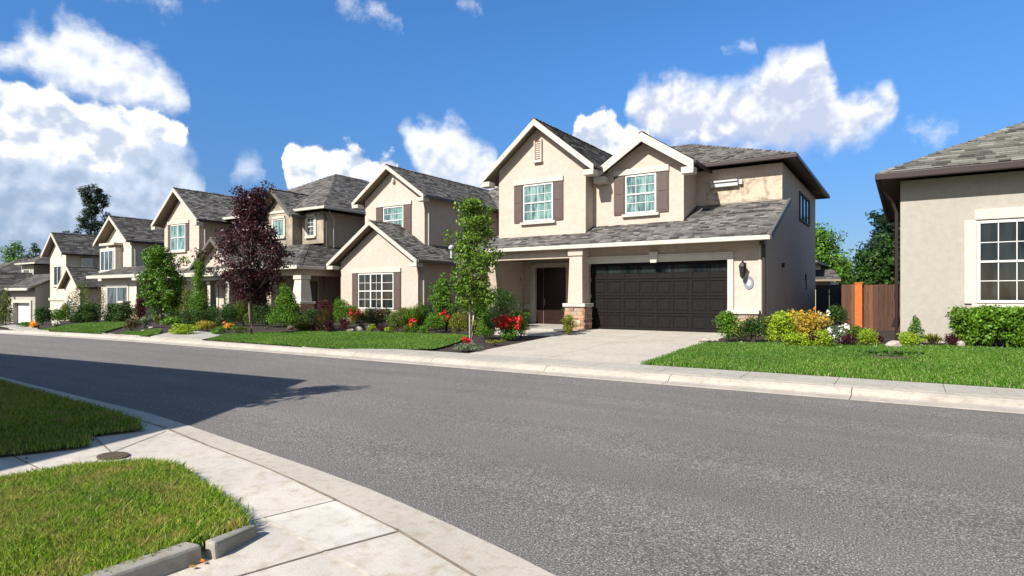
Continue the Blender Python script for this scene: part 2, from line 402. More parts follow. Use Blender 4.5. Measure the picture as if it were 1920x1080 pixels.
def hip_roof(h, x0, x1, y0, y1, ze, sl, mat='roof', row=.17, wmx=.36, gut='gutter', soff='soffit', sides='FRLB', gh=.16):
    d = min(x1-x0, y1-y0)/2; zr = ze+sl*d; mb = MB()
    if y1-y0 <= x1-x0:
        A, B = (x0+d, y0+d, zr), (x1-d, y0+d, zr)
        F = [(x0, y0, ze), (x1, y0, ze), B, A]; Bk = [(x0, y1, ze), (x1, y1, ze), B, A]; Lf = [(x0, y0, ze), (x0, y1, ze), A]; Rt = [(x1, y0, ze), (x1, y1, ze), B]
        hips = [((x0, y0, ze), A), ((x1, y0, ze), B), ((x1, y1, ze), B), ((x0, y1, ze), A), (A, B)]
    else:
        A, B = (x0+d, y0+d, zr), (x0+d, y1-d, zr)
        F = [(x0, y0, ze), (x1, y0, ze), A]; Bk = [(x0, y1, ze), (x1, y1, ze), B]; Lf = [(x0, y0, ze), (x0, y1, ze), B, A]; Rt = [(x1, y0, ze), (x1, y1, ze), B, A]
        hips = [((x0, y0, ze), A), ((x1, y0, ze), A), ((x1, y1, ze), B), ((x0, y1, ze), B), (A, B)]
    for key, f in (('F', F), ('R', Rt), ('L', Lf), ('B', Bk)):
        slope_face(mb, f, .12, row, wmx*.45, wmx, key in sides)
    for a, b in hips:
        if a != b: ridge_cap(mb, a, b)
    r = mb.build('roof', [mat, soff], h)
    g = MB()
    g.box(x0-.10, x1+.10, y0-.10, y0-.004, ze-gh, ze-.01); g.box(x0-.10, x1+.10, y1+.004, y1+.10, ze-gh, ze-.01)
    g.box(x0-.10, x0-.004, y0-.003, y1+.003, ze-gh, ze-.01); g.box(x1+.004, x1+.10, y0-.003, y1+.003, ze-gh, ze-.01)
    g.build('gutter', gut, h, bevel=.025)
    return r

# ---------------------------------------------------------------- windows and other facade parts
def window(h, x0, x1, z0, z1, y, cols=4, rows=2, sash=True, mull=(), shut=0, head=0, sill=True, glass='glass_curtain', frame='frame', shmat='shutter', trim='trim', surround=0, lights=None, ft=.055):
    f = MB(); t = ft
    f.box(x0, x0+t, y-.05, y+.03, z0, z1); f.box(x1-t, x1, y-.05, y+.03, z0, z1)
    f.box(x0+t, x1-t, y-.05, y+.03, z0, z0+t); f.box(x0+t, x1-t, y-.05, y+.03, z1-t, z1)
    zm = (z0+z1)/2
    if sash: f.box(x0+t, x1-t, y-.056, y+.02, zm-.025, zm+.03)
    xs = [x0+t]
    for m in mull:
        xm = x0+(x1-x0)*m; f.box(xm-.04, xm+.04, y-.052, y+.03, z0+t, z1-t); xs.append(xm)
    xs.append(x1-t)
    for a, b in zip(xs[:-1], xs[1:]):
        nc = max(1, round(cols*(b-a)/(x1-x0)))
        for k in range(1, nc):
            x = a+(b-a)*k/nc; f.box(x-.011, x+.011, y-.036, y+.0, z0+t, z1-t)
    for (a, b) in (((z0+t, zm), (zm, z1-t)) if sash else ((z0+t, z1-t),)):
        for k in range(1, rows):
            z = a+(b-a)*k/rows; f.box(x0+t, x1-t, y-.034, y+.0, z-.011, z+.011)
    w = f.build('window', frame, h, bevel=.004)
    g = MB(); g.box(x0+.02, x1-.02, y-.018, y+.01, z0+.02, z1-.02); g.build('pane', glass, w)
    if shut:
        for a, b in ((x0-shut-.03, x0-.03), (x1+.03, x1+shut+.03)):
            s = MB(); s.box(a, b, y-.045, y-.002, z0-.02, z1+.02)
            s.box(a+.04, b-.04, y-.058, y-.045, z0+.06, zm-.05); s.box(a+.04, b-.04, y-.058, y-.045, zm+.05, z1-.06)
            s.build('shutter', shmat, h, bevel=.005)
    e = shut+.04 if shut else .06
    if head:
        s = MB(); s.box(x0-e, x1+e, y-.08, y-.001, z1+.03, z1+.03+head); s.build('window_trim', trim, h, bevel=.01)
    if surround:
        q = surround
        for a, b in ((x0-q, x0-.005), (x1+.005, x1+q)):
            s = MB(); s.box(a, b, y-.06, y-.001, z0-.02, z1+.03); s.build('window_surround', trim, h, bevel=.01)
    if sill:
        s = MB(); s.box(x0-.12, x1+.12, y-.13, y-.001, z0-.13, z0-.025); s.build('window_sill', trim, h, bevel=.015)
    return w
def stone_pier(h, x0, x1, y0, y1, z0, z1, cap=True, name='stone_base', capmat='trim'):
    m = MB(); m.box(x0+.03, x1-.03, y0+.03, y1-.03, z0, z1-.01, 1)
    def face(a0, a1, fn):
        z = z0
        while z < z1-.02:
            hh = min(random.uniform(.07, .15), z1-z); a = a0
            while a < a1-.01:
                w = min(random.uniform(.14, .4), a1-a); o = random.uniform(0, .035)
                fn(a+.004, a+w-.004, z+.004, z+hh-.004, o); a += w
            z += hh
    face(x0, x1, lambda a, b, c, d, o: m.box(a, b, y0-o, y0+.06, c, d))
    face(y0, y1, lambda a, b, c, d, o: m.box(x1-.06, x1+o, a, b, c, d))
    face(y0, y1, lambda a, b, c, d, o: m.box(x0-o, x0+.06, a, b, c, d))
    r = m.build(name, ['stone', 'mortar'], h, bevel=.008)
    if cap:
        c = MB(); c.box(x0-.07, x1+.07, y0-.07, y1+.05, z1+.002, z1+.13); c.build('cap', capmat, h, bevel=.015)
    return r
def downspout(h, x, y, z1, z0, mat='pipe', r=.035, side=1, jog=.35):
    m = MB(); m.tube([(x+side*.1, y-jog, z1), (x+side*.1, y-jog, z1-.1), (x+side*.06, y, z1-.42), (x+side*.06, y, z0)], r, 6)
    return m.build('downspout', mat, h)
def wall_lamp(h, x, y, z, s=1):
    m = MB(); m.box(x-.05*s, x+.05*s, y-.02, y, z-.12*s, z+.12*s); m.tube([(x, y-.02, z+.1*s), (x, y-.12*s, z+.16*s), (x, y-.17*s, z+.1*s)], .012*s, 6)
    m.lathe(x, y-.17*s, [(.0, z+.15*s), (.05*s, z+.1*s), (.1*s, z+.02*s), (.085*s, z+.02*s), (.055*s, z-.22*s), (.02*s, z-.26*s), (0, z-.28*s)], 6)
    return m.build('wall_lamp', 'black', h)

# ================================================================ ground, road, kerbs
def sheet(name, xs, rows, mat, kind='structure', z=None):
    """grid strip: rows = list of (y, z) or functions of x"""
    mb = MB(); g = []
    for x in xs:
        g.append([(x, (y(x) if callable(y) else y), (zz(x) if callable(zz) else zz)-drop(x)) for y, zz in rows])
    n = len(rows); mb.v = [p for c in g for p in c]
    for i in range(len(xs)-1):
        for j in range(n-1):
            a = i*n+j; mb.f.append([a, a+n, a+n+1, a+1]); mb.m.append(0)
    o = mb.build(name, mat); setp(o, kind=kind); return o
def xr(a, b, st): n = max(1, int(abs(b-a)/st)); return [a+(b-a)*i/n for i in range(n+1)]
def interp(pts):
    def f(x):
        if x <= pts[0][0]: return pts[0][1]
        for (a, b), (c, d) in zip(pts[:-1], pts[1:]):
            if x <= c: return b+(d-b)*(x-a)/(c-a)
        return pts[-1][1]
    return f
NEAR = [(-95, 4.6), (-40, 4.6), (-21, 4.65), (-15.2, 4.56), (-10.95, 4.34), (-8.76, 4.24), (-7.47, 4.1), (-6.57, 3.97), (-5.64, 3.84), (-4.53, 3.69), (-3.65, 3.54), (-2.89, 3.36), (-2.2, 3.18), (-1.68, 3.03), (-1.1, 2.78), (-.5, 2.4), (.1, 1.8), (.6, 1.0), (.95, .0)]
BACK = [(-95, 4.3), (-40, 4.3), (-21, 4.38), (-15.2, 4.3), (-10.95, 4.08), (-8.76, 3.96), (-7.47, 3.84), (-6.19, 3.63), (-4.99, 3.46), (-4.36, 3.34), (-3.71, 3.2), (-2.9, 3.02), (-1.94, 2.72), (-1.2, 2.35), (-.6, 1.85), (-.1, 1.25), (.3, .6), (.55, -.1)]
nearf, backf = interp(NEAR), interp(BACK)
# road: main sheet, plus the mouth of the side road on the right
road = sheet('road', xr(-160, -95, 5)+xr(-94, -22, 2)+xr(-21, .95, .35)+[.951]+xr(1.5, 60, 4), [(lambda x: nearf(x) if x <= .95 else -40, 0), (lambda x: 7.5, lambda x: .03), (10.74, 0)], 'asphalt')
ground = sheet('ground', [-700, -300]+xr(-160, -18, 4)+[0, 60, 300, 900], [(-600, -.15), (-60, -.15), (3.0, -.13), (11.3, -.12), (12.2, .03), (20.2, .27), (60, .27), (900, .2)], 'soil')
yard = sheet('yard', xr(-160, -19, 3)+xr(-18, 40, 3), [(11.2, .08), (12.2, .10), (20.2, .345), (60, .35)], 'mulch')
# far kerb: rolled concrete, cast in lengths with open joints
mb = MB(); x = 14.0; prof = [(10.70, -.05), (10.70, .012), (10.97, .02), (11.03, .035), (11.10, .09), (11.17, .125), (11.30, .135), (11.30, -.05)]
while x > -110:
    L = random.uniform(2.6, 3.6) if x > -30 else 6; a, b = x-L, x-.012
    lo = [(a, y, z-drop(a)) for y, z in prof]; hi = [(b, y, z-drop(b)) for y, z in prof]
    mb.solid(lo, hi); x -= L
o = mb.build('far_kerb', 'kerb'); setp(o, kind='structure')
for px, py, w_, h_ in ((1257, 1028, .09, .05), (1052, 858, .06, .03), (1437, 772, .07, .05), (1760, 905, .05, .03), (700, 800, .06, .03)):
    t_ = (px-960)/FOC; s_ = CAMZ*FOC/(py-HY); x_, y_ = s_*(FX+t_*RX), s_*(FY+t_*RY); mb = MB()
    mb.poly([(x_+w_*(1+.3*math.sin(3*a+px))*math.cos(a), y_+h_*(1+.2*math.cos(2*a+px))*math.sin(a), .004) for a in [2*PI*i/16 for i in range(16)]])
    o = mb.build('road_stain', 'tar'); setp(o, kind='structure')
# far pavement slabs
mb = MB(); x = 14.0
while x > -14.5:
    a, b = x-1.5, x-.01; fy = lambda q: 12.25 if q > -10.6 else max(11.33, 12.6-(-10.6-q)*.42)
    mb.solid([(a, 11.305, .0), (b, 11.305, .0), (b, fy(b), .0), (a, fy(a), .0)], [(a, 11.305, .142), (b, 11.305, .142), (b, fy(b), .155), (a, fy(a), .155)]); x -= 1.5
o = mb.build('far_pavement', 'walk'); setp(o, kind='structure')
# driveway of the garage house in four panels
mb = MB()
DL = interp([(12.2, -9.25), (16, -9.6), (18.5, -9.85), (20.9, -9.95)])
for y0_, y1_ in ((12.26, 16.4), (16.41, 20.95)):
    for k in (0, 1):
        def xx(y, e): a, b = DL(y), -4.72; m = (a+b)/2; return (a, m-.006)[e] if k == 0 else (m+.006, b)[e]
        q = [(xx(y0_, 0), y0_), (xx(y0_, 1), y0_), (xx(y1_, 1), y1_), (xx(y1_, 0), y1_)]
        if k == 1: pass
        mb.solid([(a, b, 0) for a, b in q], [(a, b, .157+.0245*(b-12.26)) for a, b in q])
o = mb.build('driveway', 'driveway'); setp(o, kind='structure')
# apron, drive and path pieces further along the street
def slab(name, pts, h=.02, mat='walk', step=None):
    mb = MB(); c = [(x, y, zg(x, y)-.3) for x, y in pts]; t = [(x, y, max(zg(x, y), .15-drop(x))+h) for x, y in pts]
    mb.solid(c, t); o = mb.build(name, mat); setp(o, kind='structure'); return o
def pxpts(l): return [(x, max(y, 11.32)) for x, y in (at(a, b)[:2] for a, b in l)]
slab('driveway', [(-19.6, 11.31), (-22.9, 11.31), (-24.6, 12.9), (-24.6, 13.7), (-21.2, 13.3)][::-1], .012, 'walk')
slab('garden_path', pxpts([(160, 631), (198, 633), (206, 626), (188, 624)])[::-1], .012, 'walk')
slab('driveway', pxpts([(0, 620.5), (52, 622.5), (70, 617), (70, 609), (20, 609), (0, 612)])[::-1], .012, 'walk')
# porch walk and front step
mb = MB(); mb.solid([(-13.3, 19.3, 0), (-10.75, 19.3, 0), (-10.05, 20.96, 0), (-10.05, 22.79, 0), (-14.15, 22.79, 0), (-14.15, 20.7, 0), (-13.3, 20.5, 0)], [(-13.3, 19.3, .40), (-10.75, 19.3, .40), (-10.05, 20.96, .40), (-10.05, 22.79, .40), (-14.15, 22.79, .40), (-14.15, 20.7, .40), (-13.3, 20.5, .40)])
o = mb.build('porch_floor', 'walk', bevel=.01); setp(o, kind='structure')
mb = MB(); mb.solid([(-12.5, 17.2, 0), (-9.8, 17.6, 0), (-9.85, 18.8, 0), (-10.75, 19.29, 0), (-12.7, 19.29, 0)], [(-12.5, 17.2, .30), (-9.8, 17.6, .292), (-9.85, 18.8, .31), (-10.75, 19.29, .335), (-12.7, 19.29, .335)])
o = mb.build('front_path', 'driveway'); setp(o, kind='structure')

# near side: flush gutter strip, pavement, raised kerb, two turf patches
sheet('near_gutter', xr(-95, -22, 3)+xr(-21, .5, .35), [(lambda x: backf(x)+.0, .012), (lambda x: (backf(x)*.45+nearf(x)*.55), .008), (lambda x: nearf(x)+.02, .006)], 'near_gutter')
mb = MB()
mb.v = []
pv = [(-8.2, 3.9), (-7.47, 3.84)]+BACK[7:]+[(.6, -6), (-8.2, -6)]
mb.poly([(x, y, .02) for x, y in pv])
o = mb.build('near_pavement', 'near_walk'); setp(o, kind='structure')
mb = MB()
for a, b, w, m in (((-3.86, 2.66), (-3.02, 2.52), .022, 1), ((-3.02, 2.52), (-2.2, 2.385), .03, 1), ((-3.70, 3.19), (-3.84, 2.66), .012, 0), ((-2.86, 3.0), (-3.02, 2.52), .016, 0), ((-3.02, 2.52), (-3.25, 1.7), .016, 0),
                   ((-7.87, 3.22), (-6.72, 2.94), .014, 0), ((-6.72, 2.94), (-5.9, 2.85), .012, 0), ((-7.6, 2.36), (-6.2, 2.28), .014, 0), ((-7.25, 3.75), (-6.72, 2.94), .012, 0), ((-1.98, 2.72), (-2.2, 2.0), .014, 0), ((-2.2, 2.385), (-.6, 1.2), .02, 0)):
    a, b = Vector(a), Vector(b); d = (b-a).normalized()*w/2; s = Vector((-d.y, d.x))
    mb.poly([(p.x, p.y, .0245) for p in (a-s, b-s, b+s, a+s)], m)
o = mb.build('pavement_joints', ['joint', 'joint_pale']); setp(o, kind='structure')
mb = MB(); mb.poly([(-3.70, 3.18, .0222), (-3.85, 2.68, .0222), (-3.03, 2.54, .0222), (-2.88, 2.99, .0222)])
o = mb.build('bleached_slab', 'near_slab'); setp(o, kind='structure')
mb = MB()
for i in range(5, len(BACK)-1):
    a, b = Vector(BACK[i]), Vector(BACK[i+1]); d = (b-a).normalized()*random.uniform(.006, .014); s = Vector((-d.y, d.x))
    mb.poly([(p.x, p.y, .027) for p in (a-s, b-s, b+s, a+s)])
o = mb.build('gutter_joint', 'joint_mid'); setp(o, kind='structure')
# raised kerb round the near patch, two lengths with a broken joint
KB = MB()
def kerbrun(mb, pts, w, z0, z1):
    pts = [Vector((a, b)) for a, b in pts]
    for a, b in zip(pts[:-1], pts[1:]):
        d = (b-a).normalized(); s = Vector((-d.y, d.x))*w; L = (b-a).length; n = max(1, int(L/.25))
        for k in range(n):
            p, q = a+(b-a)*k/n, a+(b-a)*(k+1)/n; j = lambda: random.uniform(-.004, .004)
            mb.solid([(p.x, p.y, z0), (q.x, q.y, z0), (q.x+s.x, q.y+s.y, z0), (p.x+s.x, p.y+s.y, z0)][::1], [(p.x+d.y*-.0+j(), p.y+j(), z1), (q.x+j(), q.y+j(), z1), (q.x+s.x, q.y+s.y, z1), (p.x+s.x, p.y+s.y, z1)])
kb = MB(); kb.solid([(-3.50, 2.03, -.05), (-3.63, 2.0, -.05), (-3.78, -3, -.05), (-3.63, -3, -.05)][::-1], [(-3.515, 2.03, .125), (-3.64, 2.0, .13), (-3.79, -3, .13), (-3.655, -3, .125)][::-1])
kb.solid([(-3.56, 2.44, -.05), (-3.64, 2.42, -.05), (-3.56, 2.07, -.05), (-3.46, 2.085, -.05)][::-1], [(-3.575, 2.44, .10), (-3.64, 2.42, .10), (-3.565, 2.07, .125), (-3.48, 2.085, .12)][::-1])
o = kb.build('raised_kerb', 'near_kerb', bevel=.018); setp(o, kind='structure')
# turf sheets
PATCH = [(-7.0, -3), (-6.62, .2), (-6.23, 1.9), (-6.12, 2.33), (-5.78, 2.78), (-5.32, 2.86), (-4.69, 2.70), (-4.21, 2.60), (-3.83, 2.50), (-3.62, 2.36), (-3.63, 1.0), (-3.79, -3)]
LEFT = [(-40, 4.28), (-21, 4.36), (-15.2, 4.28), (-12.26, 4.13), (-10.58, 4.03), (-9.25, 3.94), (-8.17, 3.86), (-7.45, 3.6), (-7.62, 3.15), (-7.12, 2.9), (-7.40, 2.25), (-7.55, .2), (-7.6, -3), (-40, -3)]
RLAWN = [(-4.70, 12.27), (14, 12.27), (14, 19.3), (8, 19.2), (2.4, 18.6), (0, 18.3), (-1.2, 18.05), (-2.4, 17.75), (-3.7, 17.35), (-4.70, 16.85)]
MLAWN = [(-19.3, 11.33), (-13.2, 11.33), (-12.4, 11.85), (-11.5, 12.25), (-10.75, 12.62), (-11.0, 13.6), (-11.45, 14.7), (-12.3, 16.3), (-15, 16.1), (-17.9, 15.6), (-20.0, 14.3), (-20.7, 13.7), (-20.9, 12.8)]
L3 = pxpts([(196, 632), (228, 624.5), (300, 617), (300, 622), (293, 627.5), (260, 631), (225, 633.5)])
L4 = pxpts([(52, 624.5), (75, 619), (130, 609.5), (175, 604.5), (235, 603.5), (236, 611), (196, 622), (186, 625), (160, 629), (120, 628.5)])
L5 = pxpts([(-30, 612), (0, 613.5), (14, 615), (24, 613), (0, 609), (-30, 607)])
def turf(name, pts, zf, mat='turf'):
    mb = MB(); mb.poly([(x, y, zf(x, y)) for x, y in pts])
    o = mb.build(name, mat)
    import bmesh
    bm = bmesh.new(); bm.from_mesh(o.data); bmesh.ops.triangulate(bm, faces=bm.faces[:]); bm.to_mesh(o.data); bm.free()
    if o.data.polygons[0].normal.z < 0: o.data.flip_normals()
    setp(o, kind='structure'); return o
zfar = lambda x, y: max(zg(x, y), .15-drop(x))+.004
turf('lawn', PATCH, lambda x, y: .085); turf('lawn', LEFT, lambda x, y: .05 if x > -18 else .05-drop(x))
for p in (RLAWN, MLAWN, L3, L4, L5): turf('lawn', p, zfar)
def in_poly(P, poly):
    x, y = P[:, 0], P[:, 1]; r = np.zeros(len(P), bool); n = len(poly)
    for i in range(n):
        (x1, y1), (x2, y2) = poly[i], poly[(i+1) % n]
        c = ((y1 > y) != (y2 > y)); r ^= c & (x < (x2-x1)*(y-y1)/((y2-y1) if y2 != y1 else 1e-9)+x1)
    return r
def grass(name, poly, n, h, w, zf, mat, bbox=None, lean=.5, grow=.0, keep=None):
    A = np.array(poly); lo, hi = (A.min(0), A.max(0)) if bbox is None else (np.array(bbox[:2]), np.array(bbox[2:]))
    P = lo+(hi-lo)*RNG.random((int(n*3.2), 2)); P = P[in_poly(P+grow*RNG.normal(size=P.shape), poly)][:n]
    if keep is not None: P = P[keep(P)]
    n = len(P); Z = np.array([zf(x, y) for x, y in P])
    base = np.column_stack([P, Z])
    tuft = np.sin(P[:, 0]*2.3+1.7*np.sin(P[:, 1]*1.9))*np.cos(P[:, 1]*2.7+P[:, 0]*.8)+.6*np.sin(P[:, 0]*7.1+P[:, 1]*5.3)
    H = h*(.55+.7*RNG.random(n)+.16*tuft)[:, None]; a = RNG.random(n)*2*PI
    side = np.column_stack([np.cos(a), np.sin(a), np.zeros(n)])*w*(.6+.8*RNG.random((n, 1)))/2
    b = RNG.random(n)*2*PI; ld = np.column_stack([np.cos(b), np.sin(b), np.zeros(n)])*H*lean*RNG.random((n, 1))
    upv = np.array([0, 0, 1.])
    mid = base+upv*H*.55+ld*.35; tip = base+upv*H*(1-.25*RNG.random((n, 1)))+ld
    V = np.stack([base-side, base+side, mid+side*.8, tip, mid-side*.8], 1)
    o = np_mesh(name, V, 5, mat); setp(o, kind='stuff'); return o
grass('grass', PATCH, 105000, .075, .0055, lambda x, y: .08, 'grass_near', bbox=(-7.0, 1.1, -3.4, 3.0), grow=.03, lean=.8)
grass('grass', LEFT, 90000, .06, .008, lambda x, y: .045, 'grass_near', bbox=(-20, 1.9, -6.9, 4.5), grow=.03)
grass('grass', RLAWN, 215000, .062, .011, zfar, 'grass', bbox=(-4.8, 12.1, 8.5, 19.4), grow=.05)
grass('grass', MLAWN, 120000, .055, .013, zfar, 'grass', grow=.04)
grass('grass', L3, 16000, .055, .02, zfar, 'grass', grow=.03)
grass('grass', L4, 26000, .055, .025, zfar, 'grass', grow=.03)
# bare earth ring in the right lawn with a few weeds
x, y, z, s = at(1668, 673)
mb = MB(); pts = [(x+.42*(1+.15*math.sin(3*a))*math.cos(a), y+.34*math.sin(a), zfar(x, y)+.07) for a in [2*PI*i/18 for i in range(18)]]
mb.solid([(p[0], p[1], p[2]-.1) for p in pts], [(p[0], p[1], p[2]-.02) for p in pts]); o = mb.build('bare_earth', 'soil'); setp(o, kind='structure')
P = np.column_stack([x+RNG.normal(size=160)*.28, y+.12+RNG.normal(size=160)*.14, z+.10+.05*RNG.random(160)])
o = np_mesh('weed_tuft', leaf_quads(P, RNG.normal(size=(160, 3)), .08), 4, 'leaf_dark', origin=(x, y, z)); setp(o, 'small dark weed tuft in the bare hole in the right lawn', 'weeds', kind='stuff')

# small things on the near pavement
x, y, z = -6.55, 2.88, .026
mb = MB(); n = 20; mb.solid([(x+.17*math.cos(2*PI*i/n), y+.13*math.sin(2*PI*i/n), .015) for i in range(n)], [(x+.17*math.cos(2*PI*i/n), y+.13*math.sin(2*PI*i/n), .034) for i in range(n)])
for k in range(-2, 3): mb.box(x-.11, x+.11, y+k*.035-.006, y+k*.035+.006, .034, .040)
o = mb.build('utility_cover', 'soil', origin=(x, y, 0)); setp(o, 'dark oval utility cover set in the near pavement', 'utility cover')
for k, (x, y, m, lb) in enumerate(((-3.47, 2.0, 'orange_petal', 'orange fallen leaf in the joint of the raised kerb'), (-7.1, 2.35, 'leaf_tan', 'dry leaf on the pavement by the grass at the left edge'), (-3.46, 1.93, 'leaf_orange', 'small dry leaf beside the orange leaf by the raised kerb'))):
    P = np.array([[x, y, .045], [x+.012, y+.01, .042], [x-.01, y+.014, .04]]); o = np_mesh('fallen_leaf', leaf_quads(P, np.array([[0, 0, 3.]]*3), .032, .7), 4, m, origin=(x, y, .04)); setp(o, lb, 'leaf', 'fallen leaves on the pavement')

# ================================================================ main house with the dark garage door
H = thing('garage_house', 'beige stucco house with two front gables and a dark double garage door', 'house', (-9, 26, .1))
w = MB()
rz = lambda y: 3.47+.433*(y-19.95)
# entry block, garage block (walls under the long lower roof)
w.prism_yz([(22.8, -.1), (23.6, -.1), (23.6, 4.9), (22.8, rz(22.8)-.13)], -14.19, -10.02); w.prism_yz([(20.6, -.1), (23.6, -.1), (23.6, 4.9), (20.6, rz(20.6)-.13)], -14.3, -14.2)
w.prism_yz([(20.95, -.1), (23.6, -.1), (23.6, 4.9), (20.95, rz(20.95)-.13)], -10.0, -3.75)
w.box(-14.3, -3.75, 23.62, 33.0, -.1, 6.40)
w.box(-4.93, -3.75, 20.6, 20.945, -.1, 3.45)             # right of the door
w.box(-10.0, -4.935, 20.6, 20.945, 2.83, 3.45)           # over the door
w.box(-14.3, -10.02, 20.2, 20.45, 3.02, 3.40)            # porch beam
# left gable body
w.prism_xz([(-14.42, 3.5), (-10.38, 3.5), (-10.38, 6.80), (-12.445, 8.46), (-14.42, 6.86)], 21.2, 28)
# recessed middle and right gable body
w.prism_xz([(-10.376, 3.6), (-6.79, 3.6), (-6.79, 6.54), (-8.22, 7.42), (-9.9, 6.4), (-10.376, 6.4)], 21.9, 25.6)
w.build('wall', 'stucco', H)
c = MB(); c.box(-14.18, -10.03, 20.46, 22.79, 3.10, 3.14); c.box(-10.0, -3.8, 20.0, 20.9, 3.42, 3.46); c.build('soffit', 'soffit', H)
# lower roof
mb = MB(); slope_face(mb, [(-14.75, 19.95, 3.47), (-3.55, 19.95, 3.47), (-3.55, 23.65, rz(23.65)), (-14.75, 23.65, rz(23.65))], .1, .165, .15, .34)
mb.build('roof', ['roof', 'soffit'], H)
g = MB(); g.box(-14.8, -3.5, 19.84, 19.945, 3.33, 3.475); g.build('gutter', 'trim', H, bevel=.02)
g = MB(); g.beam((-3.50, 19.86, 3.42), (-3.50, 23.6, rz(23.6)-.05), .09, .2); g.build('rake_flashing', 'gutter_grey', H, bevel=.01)
g = MB(); g.beam((-10.37, 21.2, rz(21.2)+.03), (-10.37, 21.9, rz(21.9)+.03), .05, .04); g.build('flashing', 'gutter', H); g = MB(); g.beam((-6.77, 21.9, rz(21.9)+.03), (-6.77, 23.6, rz(23.6)+.03), .06, .05); g.build('flashing', 'gutter', H)
# wall bands at the foot of the upper walls
hip_roof(H, -14.9, -3.27, 23.1, 33.6, 6.57, .40)
gable_roof(H, -15.02, -9.86, 20.78, 28.5, 6.56, 8.66, rk=.26)
gable_roof(H, -10.12, -6.32, 21.45, 26.2, 6.42, 7.66, rk=.34, wmx=.34)
window(H, -13.19, -11.80, 4.63, 6.12, 21.2, cols=4, rows=2, shut=.42, head=.2, mull=(), glass='glass_curtain')
window(H, -9.03, -7.81, 4.73, 6.18, 21.9, cols=3, rows=2, shut=.44, head=.22, glass='glass_curtain')
# brick coloured vent in the left gable
v = MB(); v.box(-12.60, -12.36, 21.13, 21.198, 7.12, 7.86); vt = v.build('gable_vent', 'rust_vent', H, bevel=.01)
v = MB(); v.box(-12.66, -12.61, 21.10, 21.198, 7.1, 7.9); v.box(-12.35, -12.30, 21.10, 21.198, 7.1, 7.9); v.box(-12.68, -12.28, 21.06, 21.198, 6.98, 7.09)
for k in range(8): v.box(-12.59, -12.37, 21.118, 21.129, 7.15+k*.085, 7.2+k*.085)
v.build('vent_frame', 'trim', vt, bevel=.008)
# worn patch band and long white box on the upper right wall
v = MB(); v.box(-6.45, -3.752, 23.602, 23.617, 5.1, 6.02); v.build('worn_render', 'stucco_worn', H)
v = MB(); v.box(-6.25, -5.25, 23.42, 23.60, 5.70, 5.86); v.box(-6.25, -5.25, 23.36, 23.60, 5.86, 5.93); v.box(-5.22, -5.10, 23.45, 23.60, 5.74, 5.92); v.build('wall_box', 'white_plastic', H, bevel=.01)
# side wall: barred window, small fittings
f = MB(); X = -3.75; y0_, y1_, z0_, z1_ = 27.6, 30.6, 4.75, 5.95
f.box(X, X+.06, y0_, y0_+.09, z0_, z1_); f.box(X, X+.06, y1_-.09, y1_, z0_, z1_); f.box(X, X+.06, y0_+.09, y1_-.09, z0_, z0_+.08); f.box(X, X+.06, y0_+.09, y1_-.09, z1_-.08, z1_)
for q in (.33, .66): f.box(X, X+.055, y0_+3*q-.05, y0_+3*q+.05, z0_+.08, z1_-.08)
sw = f.build('window', 'shutter_dark', H)
f = MB(); f.box(X-.01, X+.02, y0_+.05, y1_-.05, z0_+.05, z1_-.05); f.build('pane', 'glass_grey', sw)
f = MB(); f.box(X+.001, X+.10, 23.45, 23.6, 2.62, 2.78); f.build('side_lamp', 'black', H)
f = MB(); f.tube([(X+.03, 29.5, 2.4), (X+.03, 29.6, 1.9)], .02, 6); f.box(X+.001, X+.06, 29.4, 29.55, 2.3, 2.55); f.build('conduit', 'black', H)
# downspout at the garage corner
f = MB(); f.box(-3.86, -3.76, 20.5, 20.596, .25, 3.33); f.box(-3.88, -3.74, 20.2, 20.6, 3.22, 3.33); f.build('downspout', 'gutter', H, bevel=.01)
f = MB(); f.box(-3.97, -3.90, 20.57, 20.598, .3, 3.2); f.build('corner_trim', 'trim', H)
# piers
def shaft(x0, x1, y0, y1, z0, z1, tp, parent=H, mat='stucco'):
    m = MB(); m.frustum((x0, x1, y0, y1, z0), (x0+tp, x1-tp*.4, y0+tp*.5, y1, z1)); m.box(x0+tp-.05, x1-tp*.4+.04, y0+tp*.5-.05, y1, z1, z1+.28); return m.build('pier_shaft', mat, parent, bevel=.012)
stone_pier(H, -10.62, -9.84, 19.95, 20.595, .0, 1.20); shaft(-10.53, -9.93, 20.0, 20.595, 1.335, 3.08, .06)
stone_pier(H, -4.86, -3.98, 20.38, 20.595, .0, 1.02); 
m = MB(); m.frustum((-14.28, -13.55, 20.1, 20.6, .2), (-14.28, -13.98, 20.2, 20.6, 3.0)); m.build('pier_shaft', 'stucco_tan', H, bevel=.01)
# trim around the garage door
t = MB(); t.box(-4.93, -4.74, 20.53, 20.598, .36, 3.0); t.box(-10.0, -4.931, 20.53, 20.598, 2.79, 3.0); t.box(-10.0, -4.72, 20.48, 20.598, 3.0, 3.05); t.build('garage_trim', 'trim', H, bevel=.01)
t = MB(); t.frustum((-7.52, -7.30, 20.44, 20.53, 2.76), (-7.58, -7.24, 20.42, 20.53, 3.14)); t.build('keystone', 'trim', H, bevel=.01)
